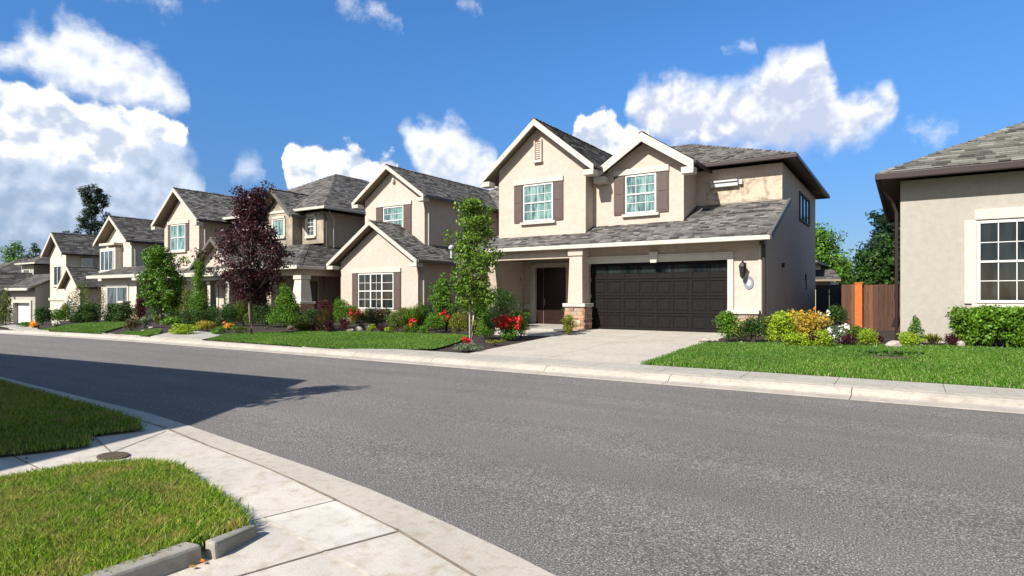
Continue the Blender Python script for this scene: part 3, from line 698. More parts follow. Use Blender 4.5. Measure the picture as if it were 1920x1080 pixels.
# garage door: four rows of panels, top row glazed
gd = MB(); gx0, gx1, gz0, gz1 = -9.98, -4.95, .37, 2.82; gd.box(gx0, gx1, 20.86, 20.93, gz0, gz1)
gl = MB(); nr = 4; nc = 8
for r_ in range(nr):
    za, zb = gz0+(gz1-gz0)*r_/nr, gz0+(gz1-gz0)*(r_+1)/nr
    gd.box(gx0, gx1, 20.835, 20.858, za+.012, za+.075); gd.box(gx0, gx1, 20.835, 20.858, zb-.085, zb-.008)
    for k in range(nc+1):
        xk = gx0+.03+(gx1-gx0-.06)*k/nc; wd = .055 if k % 2 == 0 else .028
        gd.box(xk-wd, xk+wd, 20.837, 20.858, za+.076, zb-.086)
    for k in range(nc):
        xa, xb = gx0+.03+(gx1-gx0-.06)*k/nc+.06, gx0+.03+(gx1-gx0-.06)*(k+1)/nc-.06
        if r_ == nr-1:
            gl.box(xa, xb, 20.845, 20.859, za+.22, zb-.13)
        else:
            gd.box(xa+.05, xb-.05, 20.842, 20.859, za+.13, zb-.14)
d = gd.build('garage_door', 'garage', H, bevel=.006); gl.build('pane', 'glass_dark', d)
# porch: door, sidelight, surround, wainscot, lamp
YB = 22.8; g = lambda p: fx(p, YB)
ps = MB(); ps.box(g(996), g(1005), YB-.08, YB-.002, .41, 2.96); ps.box(g(1005)+.005, -10.1, YB-.08, YB-.002, 2.84, 3.02); ps.build('door_surround', 'trim', H, bevel=.01)
dx0, dx1 = g(1020), g(1061); d = MB(); d.box(dx0, dx1, YB-.05, YB-.002, .41, 2.80); dm = (dx0+dx1)/2
for a_, b_ in ((dx0+.1, dm-.05), (dm+.05, dx1-.1)):
    for zc, zd in ((.6, 1.4), (1.52, 2.65)): d.box(a_, b_, YB-.065, YB-.05, zc, zd)
dd = d.build('front_door', 'door', H, bevel=.01)
k = MB(); k.box(dx0+.06, dx0+.09, YB-.11, YB-.051, 1.2, 1.5); k.build('handle', 'plaque', dd)
s_ = MB(); s_.box(g(1007), g(1018.5), YB-.04, YB-.002, .41, 2.8); s_.box(g(1009), g(1017), YB-.055, YB-.04, 1.0, 2.6); s_.build('sidelight', 'door', H)
wn = MB(); wn.box(-14.1, g(995.5), YB-.14, YB-.002, 1.02, 1.26); wn.build('ledge', 'trim', H, bevel=.015)
stone_pier(H, -14.05, g(995.5), YB-.13, YB-.002, .41, 1.01, cap=False, name='stone_wainscot')
wall_lamp(H, g(978), YB, 2.34, 1.4)
m = MB(); m.lathe(g(978), YB-.04, [(0, 1.76), (.08, 1.78), (.12, 1.87), (.08, 1.97), (0, 1.99)], 12); m.build('door_plaque', 'plaque', H)
wall_lamp(H, -4.42, 20.6, 2.52, 1.35)
m = MB(); n = 18
for i in range(n):
    a, b = 2*PI*i/n, 2*PI*(i+1)/n; r0_, r1_ = .08, .155
    m.solid([(-4.27+r*math.cos(t_)*1.0, 20.598, 2.03+r*1.35*math.sin(t_)) for r, t_ in ((r0_, a), (r1_, a), (r1_, b), (r0_, b))], [(-4.27+r*math.cos(t_)*1.0, 20.57, 2.03+r*1.35*math.sin(t_)) for r, t_ in ((r0_, a), (r1_, a), (r1_, b), (r0_, b))])
pl = m.build('house_plaque', 'plaque', H)
m = MB(); m.solid([(-4.27+.08*math.cos(2*PI*i/14), 20.596, 2.03+.108*math.sin(2*PI*i/14)) for i in range(14)], [(-4.27+.08*math.cos(2*PI*i/14), 20.575, 2.03+.108*math.sin(2*PI*i/14)) for i in range(14)]); m.build('plaque_face', 'white_plastic', pl)

# ================================================================ right hand house
R = thing('side_house', 'cream stucco house cut off by the right edge, with large gridded window', 'house', (4, 25, .2))
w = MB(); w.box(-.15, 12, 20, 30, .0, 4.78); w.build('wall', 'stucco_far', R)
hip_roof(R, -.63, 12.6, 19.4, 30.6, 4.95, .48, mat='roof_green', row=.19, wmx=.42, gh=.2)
window(R, 1.54, 3.9, 1.42, 3.56, 20, cols=6, rows=2, glass='glass_dark', surround=.27, head=.27, sill=True, trim='trim_white', mull=(.5,), ft=.07)
m = MB(); m.tube([(-.64, 19.5, 4.78), (-.62, 19.6, 4.6), (-.34, 20.0, 4.2), (-.24, 20.06, 3.9), (-.24, 20.06, .3)], .045, 8); m.build('downspout', 'gutter', R)

# ================================================================ second house: stacked gables
H2 = thing('stacked_gable_house', 'beige house with low front gable over a triple window, taller gable behind', 'house', (-21.5, 26, .1))
w = MB()
w.prism_xz([(-24.15, -.1), (-18.95, -.1), (-18.95, 3.32), (-21.6, 4.98), (-24.15, 3.32)], 21.2, 29)
w.prism_xz([(-24.1, -.1), (-19.95, -.1), (-19.95, 6.56), (-22.1, 8.05), (-24.1, 6.6)], 22.8, 34)
w.box(-19.94, -15.8, 29.3, 35.5, -.1, 6.4)
w.build('wall', 'stucco', H2)
hip_roof(H2, -24.0, -15.3, 28.8, 36.2, 6.55, .72, sides='FLR')
gable_roof(H2, -24.62, -18.62, 20.75, 28.5, 3.27, 5.22, gut='gutter_grey', rk=.2)
gable_roof(H2, -24.55, -19.62, 22.35, 32.5, 6.55, 8.24, gut='gutter_grey', rk=.2)
window(H2, -22.84, -20.45, .98, 2.70, 21.2, cols=5, rows=2, mull=(.36, .68), shut=.42, head=.2, sill=False, glass='glass_dark')
window(H2, -22.72, -21.32, 4.75, 6.17, 22.8, cols=2, rows=2, shut=.5, head=.2, glass='glass_curtain')
downspout(H2, -18.93, 21.5, 3.1, .3); downspout(H2, -19.92, 23.0, 6.4, 4.1)
m = MB(); bx, by = -19.2, 22.3; m.tube([(-18.9, 23.6, 3.4), (-18.9, 23.6, 3.95)], .06, 8); m.lathe(-18.9, 23.6, [(.06, 3.9), (.14, 3.93), (.15, 4.02), (.05, 4.12), (0, 4.13)], 10); m.build('roof_vent', 'white_plastic', H2)
m = MB(); m.lathe(-22.0, 22.74, [(0, 7.35), (.09, 7.38), (.1, 7.5), (.05, 7.62), (0, 7.64)], 8); m.build('gable_ornament', 'trim', H2)
wr = MB(); wr.box(-23.3, -20.0, 20.9, 21.15, .2, .75)
wr.build('planter_wall', 'rock', H2, bevel=.05)

# ================================================================ third house: stone coloured upper storey and corner porch
H3 = thing('porch_house', 'grey brown house with small steep gable and corner porch on tapered pillars', 'house', (-29, 26, .1))
w = MB(); w.box(-31.3, -27.15, 22.6, 36, -.1, 6.32)
w.prism_xz([(-31.6, 3.3), (-29.05, 3.3), (-29.05, 6.05), (-30.3, 7.35), (-31.6, 6.05)], 22.0, 27)
w.build('wall', 'stucco_stone', H3)
w = MB(); w.box(-27.14, -27.10, 22.75, 35.9, .0, 6.28); w.build('side_wall', 'stucco_tan', H3)
hip_roof(H3, -38.3, -26.45, 22.05, 36.5, 6.5, .56, sides='FR', gut='trim')
gable_roof(H3, -32.05, -28.62, 21.5, 25.8, 6.15, 7.72, rake='gutter_grey', gut='gutter_grey', rk=.2, returns=False)
window(H3, -28.50, -27.88, 4.98, 6.02, 22.6, cols=2, rows=2, sash=True, surround=.16, head=.16, glass='glass_grey', frame='trim')
window(H3, -30.75, -29.75, 5.0, 6.0, 22.0, cols=2, rows=1, sash=False, surround=.1, head=.14, glass='glass_curtain', frame='trim')
# porch hip roof
mb = MB(); px0, px1, py0, pz = -31.7, -24.85, 19.1, 3.1; ins = 2.3; zt = pz+.55*ins
slope_face(mb, [(px0, py0, pz), (px1, py0, pz), (px1-ins, py0+ins, zt), (px0+.1, py0+ins, zt)])
slope_face(mb, [(px1, py0, pz), (px1, py0+9, pz), (px1-ins, py0+9, zt), (px1-ins, py0+ins, zt)])
mb.poly([(px0+.1, py0+ins, zt-.01), (px1-ins, py0+ins, zt-.01), (-27.1, 22.7, zt+.2), (px0+.1, 22.7, zt+.2)], 0)
ridge_cap(mb, (px1, py0, pz), (px1-ins, py0+ins, zt), .2); mb.build('roof', ['roof_dark', 'soffit'], H3)
g = MB(); g.box(px0, px1+.08, py0-.1, py0-.004, pz-.18, pz+.01); g.box(px1+.004, px1+.1, py0, py0+9, pz-.18, pz-.01); g.build('gutter', 'trim', H3, bevel=.02)
g = MB(); g.box(px0+.2, px1-.15, py0+.3, py0+.55, 2.62, 2.98); g.box(px1-.4, px1-.15, py0+.56, py0+9, 2.62, 2.98); g.build('porch_beam', 'stucco_tan', H3)
g = MB(); g.box(-31.6, -24.95, 19.3, 28, 2.985, 3.02); g.build('porch_ceiling', 'soffit', H3)
def pillar(h, x, y, wt, wb, zs, z1, mat='stucco_tan'):
    stone_pier(h, x-wb/2, x+wb/2, y-wb/2, y+wb/2, -.2, zs)
    m = MB(); a, b = wb/2-.06, wt/2; m.frustum((x-a, x+a, y-a, y+a, zs+.13), (x-b, x+b, y-b, y+b, z1-.2)); m.box(x-b-.05, x+b+.05, y-b-.05, y+b+.05, z1-.2, z1); m.build('pillar', mat, h, bevel=.012)
pillar(H3, -25.2, 19.65, .5, .82, 1.2, 2.62, 'trim'); pillar(H3, -27.6, 19.65, .35, .5, .9, 2.62)
w = MB(); w.box(-31.4, -27.16, 22.3, 22.59, .0, 2.98); w.build('porch_wall', 'stucco_tan', H3)
d = MB(); d.box(-27.95, -27.3, 22.24, 22.299, .3, 2.4); d.build('front_door', 'door', H3)
d = MB(); d.box(-26.3, -25.6, 26.0, 26.2, .3, 2.4); d.box(-27.1, -24.95, 26.21, 26.4, .0, 2.98); d.build('porch_end_wall', 'stucco_tan', H3)
downspout(H3, -27.06, 23.2, 6.35, 4.1); downspout(H3, -27.1, 22.72, 6.35, 4.0, 'gutter_grey')

# ================================================================ fourth house: tall narrow gable, small gable porch
H4 = thing('tall_gable_house', 'cream house with one tall front gable and shuttered window behind the purple tree', 'house', (-38, 26, 0))
w = MB()
w.prism_xz([(-40.2, -.5), (-36.2, -.5), (-36.2, 6.28), (-37.95, 8.05), (-40.2, 6.1)], 20.7, 33)
w.box(-36.19, -32.0, 24.8, 33, -.5, 3.0)
w.box(-36.19, -34.25, 21.2, 24.79, -.5, 2.9)
w.prism_xz([(-36.15, 2.75), (-32.35, 2.75), (-32.35, 3.35), (-34.3, 4.78), (-36.15, 3.45)], 20.75, 24.5)
w.build('wall', 'stucco', H4)
gable_roof(H4, -40.75, -35.55, 20.2, 31, 6.22, 8.32, rk=.24)
gable_roof(H4, -36.6, -31.95, 20.3, 25.5, 3.25, 5.02, rake='gutter_grey', gut='gutter_grey', rk=.2, returns=False)
mb = MB(); slope_face(mb, [(-36.6, 19.75, 2.93), (-31.85, 19.75, 2.93), (-31.85, 20.75, 3.35), (-36.6, 20.75, 3.35)]); mb.build('porch_roof', ['roof', 'soffit'], H4)
g = MB(); g.box(-36.7, -31.75, 19.6, 19.74, 2.72, 2.95); g.box(-36.6, -31.9, 19.9, 20.1, 2.5, 2.72); g.build('gutter', 'trim_white', H4, bevel=.02)
mb = MB(); slope_face(mb, [(-41.9, 19.6, 2.75), (-36.8, 19.6, 2.75), (-37.4, 20.75, 3.35), (-41.6, 20.75, 3.35)]); mb.build('lower_roof', ['roof', 'soffit'], H4)
g = MB(); g.box(-41.9, -36.8, 19.5, 19.6, 2.6, 2.77); g.build('gutter', 'trim_white', H4, bevel=.02)
window(H4, -39.35, -37.65, 4.45, 6.1, 20.7, cols=2, rows=1, mull=(.5,), shut=.34, head=.2, glass='glass_curtain', trim='trim_white')
m = MB(); m.lathe(-37.95, 20.66, [(0, 7.3), (.1, 7.34), (.12, 7.55), (.06, 7.75), (0, 7.78)], 8); m.build('gable_ornament', 'trim', H4)
window(H4, -35.55, -35.05, .75, 2.3, 21.2, cols=1, rows=1, sash=False, glass='glass_dark', surround=.12, trim='trim_white')
pillar(H4, -32.2, 20.2, .3, .5, 1.0, 2.5, 'trim_white'); pillar(H4, -34.4, 20.4, .3, .36, .5, 2.5, 'trim_white')
stone_pier(H4, -42.4, -41.9, 19.0, 19.4, -.5, 1.15, capmat='trim_white'); stone_pier(H4, -40.9, -39.9, 19.1, 19.4, -.5, .72, cap=False, name='stone_wall')
d = MB(); d.box(-38.9, -38.2, 20.62, 20.699, .0, 2.2); d.build('front_door', 'door', H4)
downspout(H4, -36.15, 21.0, 6.1, 3.6)

# ================================================================ far houses down the slope
# fifth house
H5 = thing('bay_window_house', 'pale house with upstairs bay window, left of the tall gable house', 'house', (-51, 27, -.5))
w = MB(); w.prism_xz([(-53.3, -1), (-49.2, -1), (-49.2, 5.75), (-51.2, 7.4), (-53.3, 5.75)], 22.9, 36); w.box(-53.1, -50.6, 22.4, 22.899, 3.2, 5.3); w.box(fx(190, 20.8), fx(256, 20.8), 20.8, 22.39, -1, 3.0); w.build('wall', 'stucco_pale', H5)
gable_roof(H5, -53.9, -48.7, 22.3, 36, 5.75, 7.75, mat='roof_dark', row=.22, wmx=.5, rk=.25, rake='trim_white', returns=False)
v = MB(); v.prism_xz([(-52.9, 5.5), (-50.5, 5.5), (-50.5, 5.68), (-52.9, 5.68)], 22.25, 22.9); v.build('pediment_ledge', 'trim_white', H5)
v = MB(); v.box(-53.2, -50.5, 22.15, 22.39, 3.0, 3.25); v.box(-53.0, -50.7, 22.2, 22.39, 2.75, 3.0); v.build('bay_corbel', 'trim_white', H5, bevel=.03)
window(H5, -52.9, -50.9, 3.55, 5.1, 22.4, cols=3, rows=1, sash=False, mull=(.34, .67), glass='glass_grey', sill=True, trim='trim_white')
window(H5, fx(202, 20.8), fx(240, 20.8), .55, 2.25, 20.8, cols=2, rows=1, sash=False, mull=(.5,), glass='glass_grey', surround=.15, head=.2, trim='trim_white')
mb = MB(); slope_face(mb, [(fx(163, 20.2), 20.2, 3.03), (fx(290, 20.2), 20.2, 3.03), (fx(275, 20.2), 22.3, 3.75), (fx(172, 20.2), 22.3, 3.75)], .12, .22, .22, .5); mb.build('porch_roof', ['roof_dark', 'soffit'], H5)
g = MB(); g.box(fx(162.5, 20.1), fx(290.5, 20.1), 20.06, 20.19, 2.83, 3.05); g.build('gutter', 'trim_white', H5, bevel=.02)
downspout(H5, -49.15, 23.1, 5.6, 3.2)
# sixth
H6 = thing('white_gable_house', 'white narrow gabled house with two pane upstairs window, far down the street', 'house', (-64.5, 28, -1.2))
w = MB(); w.prism_xz([(-65.9, -2), (-62.6, -2), (-62.6, 5.35), (-64.2, 7.0), (-65.9, 5.35)], 23.7, 38); ga, gb = fx(121, 23), fx(150, 23); w.prism_xz([(ga, -2), (gb, -2), (gb, 2.3), ((ga+gb)/2, 3.6), (ga, 2.3)], 23.0, 32); w.prism_xz([(gb+.01, -2), (fx(168, 24), -2), (fx(168, 24), 1.6), (gb+.01, 1.6)], 24.5, 32); w.build('wall', 'stucco_pale', H6)
gable_roof(H6, -66.4, -62.1, 23.2, 38, 5.35, 7.3, mat='roof_dark', row=.22, wmx=.5, rk=.28, rake='trim_white', returns=False)
gable_roof(H6, ga-.35, gb+.5, 22.6, 32, 2.35, 4.1, mat='roof_dark', row=.22, wmx=.5, rk=.28, rake='trim_white', returns=False)
window(H6, -65.0, -63.5, 2.55, 4.3, 23.7, cols=2, rows=1, sash=False, mull=(.5,), glass='glass_dark', trim='trim_white')
v = MB(); v.box(-66.0, -62.5, 23.6, 23.699, 1.2, 1.42); v.box(-66.0, -62.5, 23.6, 23.699, .3, .5); v.build('wall_band', 'trim_white', H6)
window(H6, ga+.5, ga+1.4, -.1, 1.2, 23.0, cols=2, rows=1, sash=False, glass='glass_grey', trim='trim_white')
v = MB(); v.box(-62.59, -62.0, 24.8, 25.6, 3.3, 5.0); v.build('dormer_bay', 'trim_white', H6)
# seventh, white garage
H7 = thing('white_garage_house', 'small far house with a bright white garage door at the left edge', 'house', (-73, 29, -1.5))
q = lambda p: fx(p, 22.9)
w = MB(); w.box(fx(40, 25.2), fx(63, 25.2), 25.2, 38, -2.5, 4.75)
w.box(q(8), q(27), 22.9, 25.19, -2.5, 2.2); w.box(q(58), q(66), 22.9, 25.19, -2.5, 2.2); w.box(q(27)+.01, q(58)-.01, 22.9, 25.19, .95, 2.2); w.prism_yz([(22.9, 2.205), (25.19, 2.205), (25.19, 3.5), (22.9, 2.4)], q(20), q(66)); w.build('wall', 'stucco_far', H7)
hip_roof(H7, fx(30, 24.7), fx(66, 24.7), 24.7, 38.5, 4.95, .5, mat='roof_dark', row=.25, wmx=.6, gut='trim_white')
window(H7, fx(45, 25.2), fx(56, 25.2), 2.75, 4.3, 25.2, cols=1, rows=1, sash=False, glass='glass_grey', surround=.3, trim='trim_white', frame='trim_white')
mb = MB(); slope_face(mb, [(q(5), 22.3, 2.3), (q(68), 22.3, 2.3), (q(68), 25.2, 3.75), (q(5), 25.2, 3.75)], .12, .25, .25, .6); mb.build('lower_roof', ['roof_dark', 'soffit'], H7)
g = MB(); g.box(q(4.5), q(68.5), 22.15, 22.29, 2.1, 2.33); g.build('gutter', 'trim_white', H7, bevel=.02)
gable_roof(H7, q(-4), q(27), 21.9, 25, 2.2, 3.9, mat='roof_dark', row=.25, wmx=.6, gut='gutter_grey', rake='gutter_grey', returns=False)
v = MB(); v.prism_xz([(q(2), 2.1), (q(21), 2.1), ((q(2)+q(21))/2, 3.3)], 22.2, 22.6); v.build('gable_panel', 'stucco_pale', H7)
gd = MB(); gd.box(q(27)+.01, q(58)-.01, 23.2, 23.3, -1.35, .95)
for k in range(4): gd.box(q(27)+.15, q(58)-.15, 23.17, 23.2, -1.3+k*.56, -.82+k*.56)
gd.build('garage_door', 'garage_white', H7)
for a_, b_, c_, d_ in ((q(25), q(27), -1.4, 1.2), (q(58), q(60.5), -1.4, 1.2), (q(27)+.005, q(58)-.005, .96, 1.2)):
    v = MB(); v.box(a_, b_, 22.78, 22.899, c_, d_); v.build('garage_trim', 'trim_white', H7)
# eighth
H8 = thing('dim_grey_house', 'grey house mostly beyond the left edge, behind the leafy tree', 'house', (-90, 30, -2.5))
w = MB(); w.box(-97, -88.0, 26, 36, -4, 3.8); w.build('wall', 'stucco_tan', H8)
hip_roof(H8, -97.6, -87.4, 25.4, 36.6, 3.9, .5, mat='roof_dark', row=.4, wmx=1.0)
window(H8, -92.5, -91.0, 1.6, 3.0, 26, cols=2, rows=1, sash=False, glass='glass_grey')
# house peeping out behind the garage house, beyond the fence
HB = thing('rear_house', 'sliver of a cream house with a dark roof behind the wooden fence', 'house', (-5.5, 46, .2))
w = MB(); w.box(-9.5, -5.35, 45, 52, 0, 3.9); w.box(-5.34, -4.3, 45.6, 51, 0, 2.6); w.build('wall', 'stucco_pale', HB)
hip_roof(HB, -10, -4.95, 44.5, 52.5, 3.9, .6, row=.22, wmx=.5, mat='roof_dark')
mb = MB(); slope_face(mb, [(-5.3, 44.9, 2.7), (-3.6, 44.9, 2.7), (-4.2, 47, 3.4), (-5.3, 47, 3.4)], .12, .22, .22, .5); mb.build('lean_to_roof', ['roof_dark', 'soffit'], HB)
# house on the near side, outside the picture on the left: its shadow falls over road and lawn
HN = thing('corner_house', 'two storey house by the near pavement, shading the left part of the road', 'house', (-15, -5, 0))
fp = [(-9.0, -12), (-9.0, -5), (-9.3, -3), (-11.15, .15), (-22.2, -.75), (-22, -12)]
ep = [(-8.25, -12.4), (-8.1, -4.9), (-8.72, -2.75), (-10.65, .56), (-22.6, -.55), (-22.6, -12.4)]
w = MB(); w.solid([(x, y, 0) for x, y in fp], [(x, y, 5.35) for x, y in fp]); w.build('wall', 'stucco', HN)
mb = MB(); tp = [(-14, -7, 7.3), (-14, -6.5, 7.3), (-14.5, -6, 7.3), (-14.6, -5.8, 7.3), (-18, -6, 7.3), (-18, -7, 7.3)]
for i in range(6):
    a, b = ep[i], ep[(i+1) % 6]; mb.poly([(a[0], a[1], 5.5), (b[0], b[1], 5.5), tp[(i+1) % 6], tp[i]])
mb.poly(tp); mb.poly([(x, y, 5.38) for x, y in ep][::-1])
for i in range(6):
    a, b = ep[i], ep[(i+1) % 6]; mb.poly([(a[0], a[1], 5.38), (b[0], b[1], 5.38), (b[0], b[1], 5.5), (a[0], a[1], 5.5)])
mb.build('roof', 'roof', HN)
window(HN, -20, -18.5, 1, 2.4, -.70, cols=2, rows=2)

# ================================================================ fence between the two right houses
FN = thing('wooden_fence', 'weathered brown board fence with an orange post between the garage house and the cream house', 'fence', (-1.2, 26, .3))
def boards(a, b, name, z1=2.02, mat='fence', wd=.15):
    m = MB(); a, b = Vector(a), Vector(b); L = (b-a).length; d = (b-a)/L; s = Vector((-d.y, d.x)); x = 0
    while x < L-.02:
        w_ = min(wd*random.uniform(.9, 1.1), L-x); p, q = a+d*(x+.004), a+d*(x+w_-.004); o = random.uniform(-.008, .008); zt = z1+random.uniform(-.02, .02)
        c = [(p+s*o), (q+s*o), (q+s*(o+.02)), (p+s*(o+.02))]; m.solid([(v.x, v.y, .2) for v in c], [(v.x, v.y, zt) for v in c]); x += w_
    m.beam((a.x+s.x*.05, a.y+s.y*.05, .6), (b.x+s.x*.05, b.y+s.y*.05, .6), .04, .09); m.beam((a.x+s.x*.05, a.y+s.y*.05, 1.7), (b.x+s.x*.05, b.y+s.y*.05, 1.7), .04, .09)
    return m.build(name, mat, FN)
boards((-2.05, 26.0), (-.16, 26.0), 'board_panel'); boards((-2.6, 33.0), (-2.07, 26.05), 'side_panel')
m = MB(); m.box(-1.62, -1.38, 25.86, 25.97, .2, 2.05); m.box(-1.64, -1.36, 25.84, 25.98, 2.05, 2.10); m.build('orange_post', 'orange', FN, bevel=.01)
boards((-3.74, 33.05), (-2.62, 33.05), 'gate_panel', 2.15, 'fence_grey', .6)
m = MB(); m.tube([(-.3, 25.7, 2.5), (-.34, 25.6, 1.6), (-.3, 25.7, .9), (-.42, 25.6, .5)], .05, 6); m.build('bracket', 'black', FN)

# ================================================================ plants
def shrub(name, px, py, wpx, hpx, mat, label, cat='shrub', shape='dome', n=None, leaf=.05, flowers=None, group=None, asp=.55, depth=None, dz=0, seed=None, stems='bark_dark'):
    """a bush standing on the yard; px,py is where it meets the ground in the photo, wpx,hpx its width and height"""
    x, y, z, s = at(px, py); top = py-hpx
    if y > 19: x = fx(px, 19.0)
    lim = 19.1 if x > -15 else 24.5 if x > -18.4 else 20.0 if x > -24.5 else 18.7 if x > -28 else 18.5 if x > -43 else 20.4
    if x > -3.7: lim = 22.5 if x < -.3 else 19.2
    if y > lim or y > 19:
        lim = min(y, lim); x = fx(px, lim); y = lim; z = zg(x, y); s = depth_s(px, lim); py = HY+(CAMZ-z)*FOC/s; hpx = py-top
    W = wpx*s/FOC*1.16; Hh = hpx*s/FOC*1.12; D = depth or W*.85
    rng = np.random.default_rng(int(px*7+py)); L = []
    K = {'dome': 20, 'cone': 34, 'box': 60, 'column': 30, 'spray': 8, 'low': 16}[shape]
    y += D*.22
    for k in range(K):
        if shape == 'box':
            L.append((x+W*(rng.random()-.5)*.86, y+D*(rng.random()-.5)*.7, z+Hh*(.15+.68*rng.random()), W*.13+.08, D*.2+.06, Hh*.2))
        elif shape == 'cone':
            t = rng.random()**1.2; a = rng.random()*2*PI; r = (1-t*.85)*.32
            L.append((x+W*r*math.cos(a), y+D*r*math.sin(a), z+Hh*(.12+.74*t), W*(.27-.14*t), D*(.27-.14*t), Hh*.14))
        elif shape == 'column':
            t = rng.random(); a = rng.random()*2*PI; r = .2*(1-t*t*.7)
            L.append((x+W*r*math.cos(a), y+D*r*math.sin(a), z+Hh*(.1+.8*t), W*.36*(1-t*t*.7), D*.36*(1-t*t*.7), Hh*.13))
        else:
            a = rng.random()*2*PI; t = rng.random(); r = .33*math.sqrt(rng.random())*math.sqrt(max(.05, 1-t*t*.8))
            L.append((x+W*r*math.cos(a), y+D*r*math.sin(a), z+Hh*(.2+.58*t), W*(.2+.06*rng.random()), D*.22, Hh*(.2+.04*rng.random())))
    if n is None: n = int(min(14000, max(220, 2.3*(W*Hh)/(leaf*leaf*.5)*2.2)))
    P, Nn = lumps_cloud(L, n, rng); P[:, 2] = np.maximum(P[:, 2], z+.015)
    if shape == 'spray':
        # strap leaves fanning out of the base
        n = min(n, 900); a = rng.random(n)*2*PI; el = rng.random(n)**.5; base = np.column_stack([x+.1*W*rng.normal(size=n), y+.1*W*rng.normal(size=n), np.full(n, z)])
        tip = np.column_stack([base[:, 0]+np.cos(a)*W*.5*(1-el*.75), base[:, 1]+np.sin(a)*W*.5*(1-el*.75), z+Hh*(.45+.6*el)*(.6+.4*rng.random(n))])
        mid = (base+tip)/2; mid[:, 2] += Hh*.14; sd = np.column_stack([-np.sin(a), np.cos(a), np.zeros(n)])*leaf*.22
        V = np.stack([base-sd*.5, mid-sd, tip, mid+sd], 1)
    else:
        V = leaf_quads(P, Nn, leaf, asp, rng)
    root = thing(name, label, cat, (x, y, z), group)
    np_mesh('foliage', V, 4, mat, root)
    st = MB()
    for k in range(5):
        a = rng.random()*2*PI; r = .18*W*rng.random(); st.tube([(x+.3*r*math.cos(a), y+.3*r*math.sin(a), z-.05), (x+r*math.cos(a), y+r*math.sin(a), z+Hh*.35), (x+1.3*r*math.cos(a), y+1.3*r*math.sin(a), z+Hh*.65)], [.016, .011, .005], 5)
    st.build('stem', stems, root)
    if flowers:
        fm, cnt, sz, zlo = flowers; Q = []
        for k in range(cnt):
            a = rng.random()*2*PI; r = .45*math.sqrt(rng.random()); zz = z+Hh*(zlo+(1.05-zlo)*rng.random())
            cpt = np.array([x+W*r*math.cos(a), y-abs(D*r*math.sin(a))*.8, zz]); m = 9
            Q.append(leaf_quads(cpt+rng.normal(size=(m, 3))*sz*.35, np.tile([0, -.7, .7], (m, 1))+rng.normal(size=(m, 3))*.4, sz, .8, rng))
        np_mesh('blossoms', np.concatenate(Q), 4, fm, root)
    return root

# right lawn border
G = 'bushes along the foot of the right houses'
hx0 = .93
# clipped hedge
rng = np.random.default_rng(4)
root = thing('clipped_hedge', 'long clipped hedge of glossy green leaves under the large gridded window', 'hedge', (2.8, 19.3, .3))
L = []
for k in range(330):
    u, a, b = rng.random(), rng.random(), rng.random(); L.append((hx0+.12+u*3.9, 18.98+a*.68, .42+b*.80+.04*math.sin(u*9), .17+.05*rng.random(), .17, .15))
P, Nn = lumps_cloud(L, 30000, rng, .3); P[:, 2] = np.maximum(P[:, 2], .33); P += .03*RNG.normal(size=P.shape)*(RNG.random((len(P), 1)) < .25)
np_mesh('foliage', leaf_quads(P, Nn, .085, .55, rng), 4, 'leaf_hedge', root)
m = MB()
for k in range(40): q = hx0+.2+k*.095; m.tube([(q, 19.3, .2), (q+random.uniform(-.1, .1), 19.3+random.uniform(-.2, .2), .9)], [.014, .006], 5)
m.build('stem', 'bark_dark', root)
shrub('round_shrub', 1706, 650, 46, 26, 'leaf_lime', 'low yellow green mound in front of the small dark cypress by the cream wall', n=2400, leaf=.035)
shrub('dwarf_cypress', 1717, 646, 30, 52, 'leaf_green', 'small pointed green cypress against the cream wall', shape='cone', leaf=.04)
shrub('tiny_shrub', 1786, 648, 34, 22, 'leaf_purple', 'tiny dark purple bush at the left end of the clipped hedge', leaf=.035)
shrub('trailing_plant', 1748, 641, 44, 16, 'leaf_gold', 'thin pale green sprig lying against the foot of the cream wall', shape='spray', leaf=.06, n=160)
shrub('round_shrub', 1628, 651, 36, 34, 'leaf_lime', 'bright yellow green ball shrub in front of the dark fence boards', leaf=.035)
shrub('small_shrub', 1604, 646, 50, 36, 'leaf_olive', 'olive shrub with dark base under the orange fence post', leaf=.045)
shrub('dark_shrub', 1590, 651, 34, 22, 'leaf_purple', 'low dark purple shrub beside the white flowers', leaf=.035)
shrub('white_flower_plant', 1571, 648, 34, 34, 'leaf_dusty', 'plant with clusters of white flowers beside the golden bush', 'flowers', flowers=('white_petal', 12, .07, .2), leaf=.045)
shrub('white_flower_plant', 1547, 615, 30, 26, 'leaf_dusty', 'white and pink flowering plant behind the golden bush', 'flowers', flowers=('white_petal', 9, .07, .4), leaf=.045)
shrub('golden_bush', 1512, 641, 88, 56, 'leaf_orange', 'wide golden orange bush in the bed beside the grey side wall', leaf=.06, flowers=('orange_petal', 5, .05, .8))
shrub('lime_bush', 1466, 645, 66, 58, 'leaf_lime', 'tall bright lime green bush at the corner of the grey side wall', leaf=.06)
shrub('low_lime_plant', 1493, 652, 56, 26, 'leaf_lime', 'low lime green plant at the lawn edge before the lime bush', leaf=.05, shape='low')
shrub('low_lime_plant', 1541, 652, 36, 32, 'leaf_lime', 'low lime green plant at the lawn edge before the golden bush', leaf=.05, shape='low')
shrub('dark_shrub', 1521, 650, 34, 22, 'leaf_purple', 'dark purple tuft between the two low lime plants', leaf=.035)
shrub('round_bush', 1568, 614, 42, 40, 'leaf_dark', 'round dark green bush close to the fence', leaf=.05)
shrub('green_bush', 1362, 640, 54, 54, 'leaf_green', 'fresh green bush right of the garage door', leaf=.055)
shrub('green_bush', 1408, 641, 54, 46, 'leaf_dark', 'darker green bush between the garage pier and the lime bush', leaf=.05)
